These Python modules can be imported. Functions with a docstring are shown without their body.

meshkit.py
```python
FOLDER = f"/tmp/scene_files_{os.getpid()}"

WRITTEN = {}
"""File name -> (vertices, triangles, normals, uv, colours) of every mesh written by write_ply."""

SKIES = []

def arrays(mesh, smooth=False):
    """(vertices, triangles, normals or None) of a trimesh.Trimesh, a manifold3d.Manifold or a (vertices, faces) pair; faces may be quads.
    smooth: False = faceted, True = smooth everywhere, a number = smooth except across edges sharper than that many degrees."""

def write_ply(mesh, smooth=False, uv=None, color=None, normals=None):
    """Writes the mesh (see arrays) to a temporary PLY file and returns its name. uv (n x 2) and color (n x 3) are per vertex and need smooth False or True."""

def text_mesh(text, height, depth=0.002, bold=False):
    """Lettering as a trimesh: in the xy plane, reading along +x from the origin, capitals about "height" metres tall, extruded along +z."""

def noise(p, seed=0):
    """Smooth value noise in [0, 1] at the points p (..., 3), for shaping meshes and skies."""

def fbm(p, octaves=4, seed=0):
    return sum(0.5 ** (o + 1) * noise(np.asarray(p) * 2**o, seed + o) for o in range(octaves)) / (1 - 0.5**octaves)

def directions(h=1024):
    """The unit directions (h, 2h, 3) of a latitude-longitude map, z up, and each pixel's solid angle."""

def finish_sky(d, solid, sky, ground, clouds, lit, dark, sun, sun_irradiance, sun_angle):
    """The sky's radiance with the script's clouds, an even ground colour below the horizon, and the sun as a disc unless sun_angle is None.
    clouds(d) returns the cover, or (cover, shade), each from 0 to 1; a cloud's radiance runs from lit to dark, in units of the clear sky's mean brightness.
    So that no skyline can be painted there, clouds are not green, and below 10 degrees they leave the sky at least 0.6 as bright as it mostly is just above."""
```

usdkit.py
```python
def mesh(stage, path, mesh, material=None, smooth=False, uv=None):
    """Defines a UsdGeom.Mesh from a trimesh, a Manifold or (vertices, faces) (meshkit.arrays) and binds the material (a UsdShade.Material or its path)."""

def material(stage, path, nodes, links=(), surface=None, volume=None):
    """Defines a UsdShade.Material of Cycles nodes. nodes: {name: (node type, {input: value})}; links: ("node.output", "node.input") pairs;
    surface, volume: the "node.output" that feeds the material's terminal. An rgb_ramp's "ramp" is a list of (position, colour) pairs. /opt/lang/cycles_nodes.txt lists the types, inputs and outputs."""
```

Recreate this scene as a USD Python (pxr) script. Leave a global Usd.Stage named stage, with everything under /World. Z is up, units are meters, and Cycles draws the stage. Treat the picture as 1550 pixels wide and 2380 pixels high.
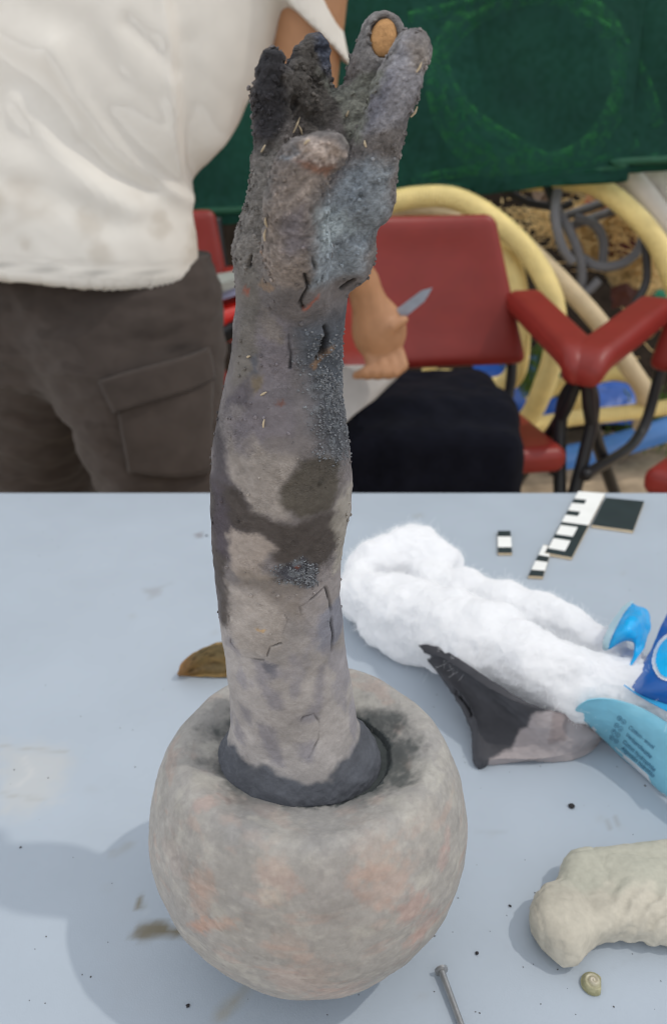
import math, random
import numpy as np, trimesh
from pxr import Usd, UsdGeom, UsdLux, UsdShade, Gf, Sdf, Vt
import usdkit, meshkit
from meshkit import noise, fbm
from scipy.spatial import cKDTree
from scipy.interpolate import LinearNDInterpolator

stage = Usd.Stage.CreateInMemory()
UsdGeom.SetStageUpAxis(stage, 'Z'); UsdGeom.SetStageMetersPerUnit(stage, 1.0)
UsdGeom.Xform.Define(stage, '/World'); UsdGeom.Scope.Define(stage, '/World/Looks')

# ------------------------------------------------------------------ camera, sky, sun, exposure
CAM = np.array([0, 0, 1.17]); PITCH = math.radians(25); TANW = 0.415
EXPOSURE = -0.86
SKY, SUN, SUN_ANGLE = 0.15, 0.5, 1.2
CLOUD = (14., 14.4, 15.0)                              # bright hazy cloud
SUN_TO = np.array([0.98, -0.2, 0.0]); SUN_TO = SUN_TO / np.linalg.norm(SUN_TO); SUN_EL = math.radians(60)
SUN_TO = np.array([SUN_TO[0] * math.cos(SUN_EL), SUN_TO[1] * math.cos(SUN_EL), math.sin(SUN_EL)])
cam = UsdGeom.Camera.Define(stage, '/World/camera')
cam.AddTranslateOp().Set(Gf.Vec3d(*CAM)); cam.AddRotateXOp().Set(90 - math.degrees(PITCH))
cam.CreateHorizontalApertureAttr(24.0); cam.CreateFocalLengthAttr(24.0 / (2 * TANW))
cam.CreateFStopAttr(11.0); cam.CreateFocusDistanceAttr(0.37); cam.CreateClippingRangeAttr((0.02, 500.0))
cam.CreateExposureAttr(EXPOSURE)
dome = UsdLux.DomeLight.Define(stage, '/World/sky')
dome.GetPrim().SetCustomDataByKey('kind', 'structure')
sky_mat = usdkit.material(stage, '/World/Looks/sky_light', {
    's': ('sky_texture', {'sky_type': 'single_scattering', 'sun_disc': False, 'sun_elevation': SUN_EL, 'sun_rotation': math.atan2(SUN_TO[0], SUN_TO[1])}),
    't': ('texture_coordinate', {}), 'n': ('noise_texture', {'scale': 2.2, 'detail': 5., 'roughness': .55}),
    'r': ('map_range', {'from_min': .3, 'from_max': .7, 'to_min': .72, 'to_max': .95}),
    'm': ('mix_color', {'b': CLOUD, 'use_clamp': False}),
    'b': ('background_shader', {'strength': SKY})},
    [('t.generated', 'n.vector'), ('n.fac', 'r.value'), ('r.result', 'm.fac'), ('s.color', 'm.a'), ('m.result', 'b.color')], surface='b.background')   # thin bright haze over the blue
UsdShade.MaterialBindingAPI.Apply(dome.GetPrim()).Bind(sky_mat)
sun = UsdLux.DistantLight.Define(stage, '/World/sun')
sun.CreateIntensityAttr(SUN); sun.CreateAngleAttr(SUN_ANGLE); sun.CreateNormalizeAttr(True); sun.CreateColorAttr(Gf.Vec3f(1, .95, .87))
sun.AddRotateZOp().Set(math.degrees(math.atan2(SUN_TO[1], SUN_TO[0])) + 90); sun.AddRotateXOp().Set(90 - math.degrees(SUN_EL))

# ------------------------------------------------------------------ measuring helpers (photo of 1550 x 2380 -> points of the place)
FW = np.array([0, math.cos(PITCH), -math.sin(PITCH)]); RT = np.array([1., 0, 0]); UP = np.cross(RT, FW)
TT = 0.74                                           # height of the table top
def ray(x, y):
    return FW + ((x - 775) / 775 * TANW) * RT - ((y - 1190) / 775 * TANW) * UP
def on(x, y, z=TT):
    d = ray(x, y); return CAM + d * (z - CAM[2]) / d[2]
def at(x, y, Y):
    d = ray(x, y); return CAM + d * Y / d[1]
def full(pts): return [(a / 1.06129, b / 1.06129) for a, b in pts]
def z1(pts): return full([(550 + a / 2.583, b / 2.583) for a, b in pts])
def z2(pts): return full([(450 + a / 3.1, 600 + b / 3.1) for a, b in pts])
def z3(pts): return full([(450 + a / 2.976, 1200 + b / 2.975) for a, b in pts])
def z4(pts): return full([(350 + a / 1.8235, 1600 + b / 1.8235) for a, b in pts])
def project(p):
    q = np.asarray(p) - CAM; z = q @ FW
    return np.stack([775 + (q @ RT) / z / TANW * 775, 1190 - (q @ UP) / z / TANW * 775], -1)

# ------------------------------------------------------------------ scene helpers
used, locs = {}, {}
def numbered(parent, name):
    k = (parent, name); n = used.get(k, 0); used[k] = n + 1
    return f'{parent}/{name}' + (f'_{n:03d}' if n else '')
def tags(prim, label=None, cat=None, group=None, kind=None):
    for k, v in (('label', label), ('category', cat), ('group', group), ('kind', kind)):
        if v: prim.SetCustomDataByKey(k, v)
def thing(name, label, cat, loc=(0, 0, 0), group=None):
    p = numbered('/World', name); x = UsdGeom.Xform.Define(stage, p)
    x.AddTranslateOp().Set(Gf.Vec3d(*map(float, loc))); locs[p] = np.array(loc, float)
    tags(x.GetPrim(), label, cat, group); return p
def put(name, mesh, mat, parent='/World', smooth=True, color=None, grit=None, label=None, cat=None, group=None, kind=None):
    v, f = (np.asarray(mesh.vertices), np.asarray(mesh.faces)) if hasattr(mesh, 'vertices') else (np.asarray(mesh[0]), np.asarray(mesh[1]))
    p = numbered(parent, name); off = locs.get(parent, np.zeros(3)); locs[p] = off
    m = usdkit.mesh(stage, p, (v - off, f), mat, smooth=smooth)
    if color is not None:
        pv = UsdGeom.PrimvarsAPI(m).CreatePrimvar('tint', Sdf.ValueTypeNames.Color3fArray, 'vertex')
        pv.Set(Vt.Vec3fArray.FromNumpy(np.asarray(color, np.float32)))
    if grit is not None:
        UsdGeom.PrimvarsAPI(m).CreatePrimvar('grit', Sdf.ValueTypeNames.FloatArray, 'vertex').Set(Vt.FloatArray.FromNumpy(np.asarray(grit, np.float32)))
    tags(m.GetPrim(), label, cat, group, kind); return p
def curves(name, strands, width, mat, parent='/World', **kw):
    p = numbered(parent, name); off = locs.get(parent, np.zeros(3))
    c = UsdGeom.BasisCurves.Define(stage, p); c.CreateTypeAttr('linear')
    c.CreatePointsAttr(Vt.Vec3fArray.FromNumpy((np.concatenate(strands) - off).astype(np.float32)))
    c.CreateCurveVertexCountsAttr(Vt.IntArray([len(s) for s in strands])); c.CreateWidthsAttr(Vt.FloatArray([width])); c.SetWidthsInterpolation('constant')
    UsdShade.MaterialBindingAPI.Apply(c.GetPrim()).Bind(mat); tags(c.GetPrim(), **kw); return p

def lin(c):
    c = np.asarray(c, float) / 255
    return np.where(c <= .04045, c / 12.92, ((c + .055) / 1.055) ** 2.4)
# ---- materials
def mat(name, col, rough=.6, spec=.4, var=.12, scale=30, bump=0., bscale=200, tint=False, metal=0., sheen=0., trans=None, coat=0.):
    """procedural look: base colour (or the mesh's own pigment) varied by noise, with fine relief"""
    n = {'g': ('geometry', {}), 'n': ('noise_texture', {'scale': scale, 'detail': 5., 'roughness': .6}),
         'r': ('map_range', {'from_min': .3, 'from_max': .7, 'to_min': 1 - var, 'to_max': 1 + var}),
         'm': ('mix_color', {'blend_type': 'multiply', 'fac': 1., 'a': col, 'use_clamp': False}),
         'c': ('combine_color', {}),
         'p': ('principled_bsdf', {'roughness': rough, 'specular_ior_level': spec, 'metallic': metal, 'sheen_weight': sheen, 'coat_weight': coat})}
    l = [('g.position', 'n.vector'), ('n.fac', 'r.value'), ('r.result', 'c.r'), ('r.result', 'c.g'), ('r.result', 'c.b'), ('c.color', 'm.b'), ('m.result', 'p.base_color')]
    if tint: n['t'] = ('attribute', {'attribute': 'tint'}); l.append(('t.color', 'm.a'))
    if bump:
        n['k'] = ('noise_texture', {'scale': bscale, 'detail': 6., 'roughness': .65}); n['b'] = ('bump', {'distance': bump, 'strength': 1.})
        l += [('g.position', 'k.vector'), ('k.fac', 'b.height'), ('b.normal', 'p.normal')]
    out = 'p.BSDF'
    if trans:
        n['tr'] = ('translucent_bsdf', {'color': col}); n['x'] = ('mix_closure', {'fac': trans})
        l += [('p.BSDF', 'x.closure1'), ('tr.BSDF', 'x.closure2')]; out = 'x.closure'
        l.append(('m.result', 'tr.color'))
    return usdkit.material(stage, f'/World/Looks/{name}', n, l, surface=out)

# ---- shapes
def surfnet(sdf, lo, hi, h, block=12):
    """naive surface nets over a signed distance function, evaluated only in blocks near the surface"""
    lo, hi = np.asarray(lo, float), np.asarray(hi, float)
    nb = np.ceil((hi - lo) / (h * block)).astype(int); n = nb * block + 1
    D = np.full(n, 1.0, np.float32)
    ctr = [lo[k] + (np.arange(nb[k]) + .5) * h * block for k in range(3)]
    Cc = np.stack(np.meshgrid(*ctr, indexing='ij'), -1).reshape(-1, 3)
    dc = sdf(Cc); D0 = np.repeat(np.repeat(np.repeat(np.sign(dc).reshape(nb), block, 0), block, 1), block, 2)
    D[:-1, :-1, :-1] = D0
    act = np.argwhere((np.abs(dc) < h * block * 1.6).reshape(nb))
    o = np.stack(np.meshgrid(*[np.arange(block + 1)] * 3, indexing='ij'), -1).reshape(-1, 3)
    for s in range(0, len(act), 150):
        idx = (act[s:s + 150, None, :] * block + o[None]).reshape(-1, 3)
        D[idx[:, 0], idx[:, 1], idx[:, 2]] = sdf(lo + idx * h)
    cs = np.array(n) - 1
    P, cnt = np.zeros((*cs, 3), np.float32), np.zeros(cs, np.int16)
    edges = []
    for ax in range(3):
        a = np.take(D, range(n[ax] - 1), ax); b = np.take(D, range(1, n[ax]), ax)
        e = np.argwhere((a < 0) != (b < 0)); av, bv = a[tuple(e.T)], b[tuple(e.T)]
        pos = e.astype(np.float32); pos[:, ax] += av / (av - bv)
        o1, o2 = [k for k in range(3) if k != ax]
        ok = (e[:, o1] > 0) & (e[:, o1] < cs[o1]) & (e[:, o2] > 0) & (e[:, o2] < cs[o2])
        e, pos, flip = e[ok], pos[ok], (av[ok] < 0)
        for d1 in (0, 1):
            for d2 in (0, 1):
                c = e.copy(); c[:, o1] -= d1; c[:, o2] -= d2
                np.add.at(P, tuple(c.T), pos); np.add.at(cnt, tuple(c.T), 1)
        edges.append((ax, o1, o2, e, flip))
    cells = np.argwhere(cnt > 0); ids = np.full(cs, -1); ids[tuple(cells.T)] = np.arange(len(cells))
    V = lo + h * (P[tuple(cells.T)] / cnt[tuple(cells.T)][:, None])
    F = []
    for ax, o1, o2, e, flip in edges:
        q = []
        for d1, d2 in ((1, 1), (0, 1), (0, 0), (1, 0)):
            c = e.copy(); c[:, o1] -= d1; c[:, o2] -= d2; q.append(ids[tuple(c.T)])
        q = np.stack(q, 1)
        if ax == 1: flip = ~flip
        q[~flip] = q[~flip][:, ::-1]
        F += [q[:, [0, 1, 2]], q[:, [0, 2, 3]]]
    return trimesh.Trimesh(V, np.vstack(F), process=False)
def grad(sdf, p, e=1e-4):
    g = np.stack([sdf(p + np.eye(3)[k] * e) - sdf(p - np.eye(3)[k] * e) for k in range(3)], -1)
    return g / np.maximum(np.linalg.norm(g, axis=1, keepdims=True), 1e-12)
def refine(m, sdf, times=1, snap=2):
    for _ in range(times):
        v, f = trimesh.remesh.subdivide(m.vertices, m.faces); m = trimesh.Trimesh(v, f, process=False)
    v = np.array(m.vertices)
    for _ in range(snap):
        v = v - grad(sdf, v) * np.clip(sdf(v), -.002, .002)[:, None]
    return trimesh.Trimesh(v, m.faces, process=False)
def vnorm(v, f): return meshkit.arrays((v, f), True)[2]
def cap(p, a, b, ra, rb=None):
    rb = ra if rb is None else rb; a, b = np.asarray(a, float), np.asarray(b, float); d = b - a
    t = np.clip(((p - a) @ d) / max(d @ d, 1e-12), 0, 1)
    q = p - a - t[:, None] * d; return np.sqrt(np.einsum('ij,ij->i', q, q)) - (ra + (rb - ra) * t)
def ell(p, c, r):
    r = np.asarray(r, float); q = (p - np.asarray(c, float)) / r; k0 = np.sqrt(np.einsum('ij,ij->i', q, q)); q = q / r; k1 = np.sqrt(np.einsum('ij,ij->i', q, q))
    return k0 * (k0 - 1) / np.maximum(k1, 1e-9)
def rbox(p, c, hs, r):
    q = np.abs(p - np.asarray(c, float)) - (np.asarray(hs, float) - r)
    return np.linalg.norm(np.maximum(q, 0), axis=1) + np.minimum(q.max(1), 0) - r
def smin(a, b, k):
    h = np.clip(.5 + .5 * (b - a) / k, 0, 1); return b + (a - b) * h - k * h * (1 - h)
def smax(a, b, k): return -smin(-a, -b, k)
def chain(p, pts, rs, k=.004):
    d = None
    for i in range(len(pts) - 1):
        c = cap(p, pts[i], pts[i + 1], rs[i], rs[i + 1]); d = c if d is None else smin(d, c, k)
    return d
def poly_sd(q, poly):
    """signed distance of 2-D points to a closed polygon, negative inside"""
    poly = np.asarray(poly, float); d = np.full(len(q), 1e9); ins = np.zeros(len(q), bool)
    for a, b in zip(poly, np.roll(poly, -1, 0)):
        e = b - a; t = np.clip(((q - a) @ e) / max(e @ e, 1e-18), 0, 1)
        w = q - a - t[:, None] * e; d = np.minimum(d, np.einsum('ij,ij->i', w, w))
        c = (a[1] > q[:, 1]) != (b[1] > q[:, 1])
        ins ^= c & (q[:, 0] < (b[0] - a[0]) * (q[:, 1] - a[1]) / (b[1] - a[1] + 1e-18) + a[0])
    d = np.sqrt(d); return np.where(ins, -d, d)
def poly_near(q, poly, margin):
    poly = np.asarray(poly, float); k = ((q > poly.min(0) - margin) & (q < poly.max(0) + margin)).all(1); d = np.full(len(q), 1e3)
    if k.any(): d[k] = poly_sd(q[k], poly)
    return d
def line_d(q, pts):
    d = np.full(len(q), 1e9); pts = np.asarray(pts, float)
    for a, b in zip(pts[:-1], pts[1:]):
        e = b - a; t = np.clip(((q - a) @ e) / max(e @ e, 1e-18), 0, 1); d = np.minimum(d, np.linalg.norm(q - a - t[:, None] * e, axis=1))
    return d
def sstep(a, b, x):
    t = np.clip((x - a) / (b - a), 0, 1); return t * t * (3 - 2 * t)
def spline(pts, n):
    """Catmull-Rom through the points, evenly resampled"""
    p = np.asarray(pts, float); p = np.vstack([2 * p[0] - p[1], p, 2 * p[-1] - p[-2]]); out = []
    for i in range(1, len(p) - 2):
        t = np.linspace(0, 1, 24, endpoint=False)[:, None]
        out.append(.5 * (2 * p[i] + (p[i + 1] - p[i - 1]) * t + (2 * p[i - 1] - 5 * p[i] + 4 * p[i + 1] - p[i + 2]) * t ** 2 + (3 * p[i] - p[i - 1] - 3 * p[i + 1] + p[i + 2]) * t ** 3))
    out = np.vstack(out + [p[-2:-1]]); s = np.r_[0, np.cumsum(np.linalg.norm(np.diff(out, axis=0), axis=1))]
    return np.stack([np.interp(np.linspace(0, s[-1], n), s, out[:, k]) for k in range(3)], 1)
def tube(path, rad, seg=12, ribs=None, depth=.12):
    """a round pipe along a smooth path; ribs = rib spacing in metres makes it corrugated"""
    p0 = spline(path, 200); L = np.linalg.norm(np.diff(p0, axis=0), axis=1).sum()
    n = int(min(900, max(12, L / (ribs / 4)))) if ribs else int(min(200, max(10, L / (np.max(rad) * .7))))
    c = spline(path, n); t = np.gradient(c, axis=0); t /= np.linalg.norm(t, axis=1, keepdims=True) + 1e-12
    u = np.cross(t[0], [0.31, .2, .93]); u /= np.linalg.norm(u); fr = []
    for k in range(n):
        u = u - t[k] * (u @ t[k]); u /= np.linalg.norm(u); fr.append((u, np.cross(t[k], u)))
    r = np.broadcast_to(np.asarray(rad, float), (n,)) if np.ndim(rad) == 0 else np.interp(np.linspace(0, 1, n), np.linspace(0, 1, len(rad)), rad)
    if ribs: r = r * (1 - depth * (.5 + .5 * np.cos(np.arange(n) * math.pi / 2)))
    a = np.linspace(0, 2 * math.pi, seg, endpoint=False)
    V = np.vstack([c[k] + r[k] * (np.cos(a)[:, None] * fr[k][0] + np.sin(a)[:, None] * fr[k][1]) for k in range(n)] + [c[:1], c[-1:]])
    F = []
    i = np.arange(seg); j = (i + 1) % seg
    for k in range(n - 1):
        F += [np.stack([k * seg + i, k * seg + j, (k + 1) * seg + j], 1), np.stack([k * seg + i, (k + 1) * seg + j, (k + 1) * seg + i], 1)]
    F += [np.stack([j, i, np.full(seg, n * seg)], 1), np.stack([(n - 1) * seg + i, (n - 1) * seg + j, np.full(seg, n * seg + 1)], 1)]
    return trimesh.Trimesh(V, np.vstack(F), process=False)
def sheet(ctrl, nu, nv, thick, wob=0., wscale=40, seed=0, cubic=True):
    """a thin closed sheet through a grid of control points; returns (mesh, mid surface grid, normals)"""
    from scipy.interpolate import RectBivariateSpline
    c = np.asarray(ctrl, float); a, b = c.shape[:2]; k = (min(3, a - 1), min(3, b - 1)) if cubic else (1, 1)
    U, Vv = np.linspace(0, 1, nu), np.linspace(0, 1, nv)
    g = np.stack([RectBivariateSpline(np.linspace(0, 1, a), np.linspace(0, 1, b), c[..., i], kx=k[0], ky=k[1], s=0)(U, Vv) for i in range(3)], -1)
    nn = np.cross(np.gradient(g, axis=0), np.gradient(g, axis=1)); nn /= np.linalg.norm(nn, axis=-1, keepdims=True) + 1e-12
    if wob: g = g + nn * ((fbm(g * wscale + 7, 3, seed) - .5) * 2 * wob)[..., None]
    nn = np.cross(np.gradient(g, axis=0), np.gradient(g, axis=1)); nn /= np.linalg.norm(nn, axis=-1, keepdims=True) + 1e-12
    V = np.vstack([(g + nn * thick / 2).reshape(-1, 3), (g - nn * thick / 2).reshape(-1, 3)]); N = nu * nv
    i = (np.arange(nu - 1)[:, None] * nv + np.arange(nv - 1)[None]).ravel()
    q = np.stack([i, i + nv, i + nv + 1, i + 1], 1); Q = [q, q[:, ::-1] + N]
    ring = np.r_[np.arange(nv - 1), np.arange(nu - 1) * nv + nv - 1, (nu - 1) * nv + np.arange(nv - 1, 0, -1), np.arange(nu - 1, 0, -1) * nv]
    r2 = np.roll(ring, -1); Q.append(np.stack([ring, r2, r2 + N, ring + N], 1)); Q = np.vstack(Q)
    return trimesh.Trimesh(V, np.vstack([Q[:, [0, 1, 2]], Q[:, [0, 2, 3]]]), process=False), g, nn
def slab(corners, z0, z1):
    """flat board from a quad (or any convex outline) of x, y corners"""
    c = np.asarray(corners, float)[:, :2]; n = len(c); area = sum(a[0] * b[1] - b[0] * a[1] for a, b in zip(c, np.roll(c, -1, 0)))
    if area < 0: c = c[::-1]
    V = np.vstack([np.c_[c, np.full(n, z0)], np.c_[c, np.full(n, z1)]]); F = [[n, n + k, n + k + 1] for k in range(1, n - 1)] + [[0, k + 1, k] for k in range(1, n - 1)]
    for k in range(n): j = (k + 1) % n; F += [[k, j, n + j], [k, n + j, n + k]]
    return trimesh.Trimesh(V, F, process=False)
def crumb(c, r, seed, flat=.6):
    rs = np.random.RandomState(seed); m = trimesh.creation.icosphere(1, 1.0); v = np.array(m.vertices)
    v *= (.65 + .7 * rs.rand(len(v)))[:, None]; v *= np.array([1, .6 + .5 * rs.rand(), flat]); a = rs.rand() * 6.28
    v = v @ np.array([[math.cos(a), -math.sin(a), 0], [math.sin(a), math.cos(a), 0], [0, 0, 1]]).T
    v = v * r; v[:, 2] -= v[:, 2].min(); return trimesh.Trimesh(v + np.asarray(c), m.faces, process=False)
def march(px, py, sdf, t0=.2, t1=3.):
    d = ray(px, py); d = d / np.linalg.norm(d); t = t0
    for _ in range(200):
        s = float(sdf((CAM + d * t)[None])[0]); t += s * .7
        if s < 2e-4 or t > t1: break
    return CAM + d * t

def paint(col, mask, c, amt=1.):
    a = np.clip(mask * amt, 0, 1)[:, None]; return col * (1 - a) + np.asarray(c) * a
def tone(r, g, b, k=1.): return lin((r, g, b)) * k
CLAY = mat('fired_clay', (.3, .28, .26), .82, .25, .08, 220, .00016, 300, tint=True)
def crust():
    n = {'g': ('geometry', {}), 'mp': ('mapping', {'scale': (1., 1., 1.7)}), 'n': ('noise_texture', {'scale': 720., 'detail': 6., 'roughness': .7}), 'n2': ('noise_texture', {'scale': 260., 'detail': 6., 'roughness': .7, 'distortion': .6}),
         'r': ('map_range', {'from_min': .3, 'from_max': .7, 'to_min': .62, 'to_max': 1.38}), 'gr': ('attribute', {'attribute': 'grit'}), 'mx': ('mix_float', {'a': 1.}), 'r2': ('map_range', {'from_min': .3, 'from_max': .7, 'to_min': .72, 'to_max': 1.28}), 'q': ('math', {'math_type': 'multiply'}),
         'c': ('combine_color', {}), 't': ('attribute', {'attribute': 'tint'}), 'm': ('mix_color', {'blend_type': 'multiply', 'fac': 1., 'use_clamp': False}),
         'b': ('bump', {'distance': .0011, 'strength': 1.}), 'b2': ('bump', {'distance': .0016, 'strength': .8}), 'p': ('principled_bsdf', {'roughness': .85, 'specular_ior_level': .3})}
    return usdkit.material(stage, '/World/Looks/crusted_clay', n, [('g.position', 'mp.vector'), ('mp.vector', 'n.vector'), ('g.position', 'n2.vector'), ('n.fac', 'r.value'), ('n2.fac', 'r2.value'), ('r.result', 'q.value1'), ('r2.result', 'q.value2'), ('q.value', 'mx.b'), ('gr.fac', 'mx.fac'), ('mx.result', 'c.r'), ('mx.result', 'c.g'), ('mx.result', 'c.b'), ('gr.fac', 'b.strength'), ('gr.fac', 'b2.strength'),
        ('t.color', 'm.a'), ('c.color', 'm.b'), ('m.result', 'p.base_color'), ('n2.fac', 'b2.height'), ('b2.normal', 'b.normal'), ('n.fac', 'b.height'), ('b.normal', 'p.normal')], surface='p.BSDF')
ROUGH = crust()

# ------------------------------------------------------------------ ground and spoil bank
GROUND = mat('dry_ground', (.42, .33, .23), .95, .1, .35, 9, .01, 60)
def ground_z(x, y):
    p = np.stack([x * 1.3, y * 1.3, np.zeros_like(x)], -1)
    return -.012 + .03 * (fbm(p, 4, 3) - .5) * sstep(1.0, 2.0, np.abs(y) + np.abs(x))
gx = np.r_[-60, -25, -10, np.arange(-5, 5.01, .12), 10, 25, 60]; gy_ = np.r_[-60, -25, -10, np.arange(-4, 8.01, .12), 14, 30, 60]
GX, GY = np.meshgrid(gx, gy_, indexing='ij'); gv = np.stack([GX, GY, ground_z(GX, GY)], -1).reshape(-1, 3)
ii = (np.arange(len(gx) - 1)[:, None] * len(gy_) + np.arange(len(gy_) - 1)[None]).ravel(); q = np.stack([ii, ii + len(gy_), ii + len(gy_) + 1, ii + 1], 1)
put('ground', (gv, np.vstack([q[:, [0, 1, 2]], q[:, [0, 2, 3]]])), GROUND, kind='structure')
SOIL = mat('dark_soil', (.028, .02, .015), .95, .1, .4, 14, .012, 50)
bx, by = np.linspace(-6, 7, 131), np.linspace(3.3, 9, 58)
BX, BY = np.meshgrid(bx, by, indexing='ij')
bz = 2.9 * sstep(3.3, 5.4, BY) * (.75 + .25 * sstep(-2, 2, BX)) + .16 * (fbm(np.stack([BX * 2.2, BY * 2.2, 0 * BX], -1), 4, 5) - .5) - .03
bv = np.stack([BX, BY, bz], -1).reshape(-1, 3); n2 = len(by)
ii = (np.arange(len(bx) - 1)[:, None] * n2 + np.arange(n2 - 1)[None]).ravel(); q = np.stack([ii, ii + n2, ii + n2 + 1, ii + 1], 1)
put('spoil_bank', (bv, np.vstack([q[:, [0, 1, 2]], q[:, [0, 2, 3]]])), SOIL, kind='structure')

# ------------------------------------------------------------------ the table
TABLE = mat('grey_table_paint', (.4, .45, .5), .42, .35, .03, 14, .00012, 900, tint=True)
LEGM = mat('table_leg_steel', (.25, .26, .27), .4, .5, .1, 40, metal=.6)
tb = thing('work_table', 'blue grey worktable with stained painted top, running across the lower half', 'table', (0, .6, 0))
X0, X1, Y0, Y1 = -.95, .95, .17, .986
tx = np.r_[X0, X0 + .004, np.arange(-.5, .5, .0033), X1 - .004, X1]; ty = np.r_[Y0, Y0 + .004, np.arange(.2, .98, .0033), Y1 - .004, Y1]
TX, TY = np.meshgrid(tx, ty, indexing='ij'); edge = np.minimum(np.minimum(TX - X0, X1 - TX), np.minimum(TY - Y0, Y1 - TY))
tv = np.stack([TX, TY, np.where(edge < .002, TT - .003, TT)], -1).reshape(-1, 3)
ii = (np.arange(len(tx) - 1)[:, None] * len(ty) + np.arange(len(ty) - 1)[None]).ravel(); q = np.stack([ii, ii + len(ty), ii + len(ty) + 1, ii + 1], 1)
tq = tv[:, :2]; tcol = np.tile([.36, .408, .463], (len(tv), 1))
tcol *= (1 + .07 * (fbm(tv * [9, 9, 0] + 3, 4, 11) - .5))[:, None]
def stain(pts, col, soft, amt, poly=True, width=.001):
    P2 = [on(*p)[:2] for p in pts]; w = (fbm(tv * [160, 160, 0], 3, 5) - .5) * soft * 1.6
    d = (poly_near(tq, P2, soft * 5) if poly else line_d(tq, P2) - width) + w
    a = (1 - sstep(-soft, soft, d)) * amt; tcol[:] = tcol * (1 - a[:, None]) + np.asarray(col) * a[:, None]
stain([(0, 1730), (150, 1745), (160, 1770), (130, 1860), (60, 1900), (0, 1900)], (.46, .45, .42), .012, .5)
stain([(0, 1733), (60, 1741), (155, 1749)], (.27, .25, .22), .002, .45, False, .0008)
stain([(0, 1845), (50, 1854), (105, 1857)], (.27, .25, .22), .002, .45, False, .0008)
stain([(55, 1760), (75, 1800), (40, 1830)], (.55, .54, .52), .003, .4, False, .001)
stain([(335, 1370), (365, 1365), (372, 1382), (350, 1390)], (.25, .25, .26), .006, .5)
stain([(365, 1370), (400, 1355)], (.27, .28, .3), .005, .35, False, .001)
stain([(452, 1240), (470, 1236), (470, 1250), (455, 1252)], (.2, .19, .2), .003, .7)
stain([(300, 2180), (320, 2150), (380, 2140), (400, 2160), (440, 2150), (450, 2175), (370, 2180), (330, 2190)], (.15, .125, .075), .003, .95)
stain([(318, 2090), (325, 2075), (330, 2110), (315, 2115)], (.17, .145, .09), .002, .95)
stain([(520, 2360), (570, 2300), (560, 2310), (590, 2280)], (.30, .26, .17), .005, .6, False, .002)
stain([(265, 1985), (300, 1965)], (.3, .3, .28), .004, .5, False, .002)
stain([(1405, 1905), (1415, 1925)], (.22, .2, .17), .002, .7, False, .0008); stain([(1430, 1900), (1442, 1920)], (.22, .2, .17), .002, .7, False, .0008)
stain([(1075, 1930), (1170, 1936)], (.3, .33, .36), .002, .5, False, .0005)
stain([(300, 2110), (260, 2280), (330, 2330)], (.37, .4, .44), .02, .3)
rs2 = np.random.RandomState(12)
for k in range(46):                                                 # faint scratches, smudges and drips
    x, y = rs2.uniform(0, 1550), rs2.uniform(1180, 2370); a = rs2.uniform(-.5, .5); l = rs2.uniform(8, 60)
    if k % 3: stain([(x, y), (x + l * .5, y + l * .5 * a + rs2.normal() * 2), (x + l, y + l * a)], (.29, .32, .35) if k % 2 else (.45, .49, .52), .0012, rs2.uniform(.2, .5), False, .0003)
    else: stain([(x, y), (x + l * .4, y - 4), (x + l * .5, y + 6), (x + 4, y + 9)], (.30, .30, .29), .004, rs2.uniform(.15, .4))
put('table_top', (tv, np.vstack([q[:, [0, 1, 2]], q[:, [0, 2, 3]]])), TABLE, tb, smooth=False, color=tcol)
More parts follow.
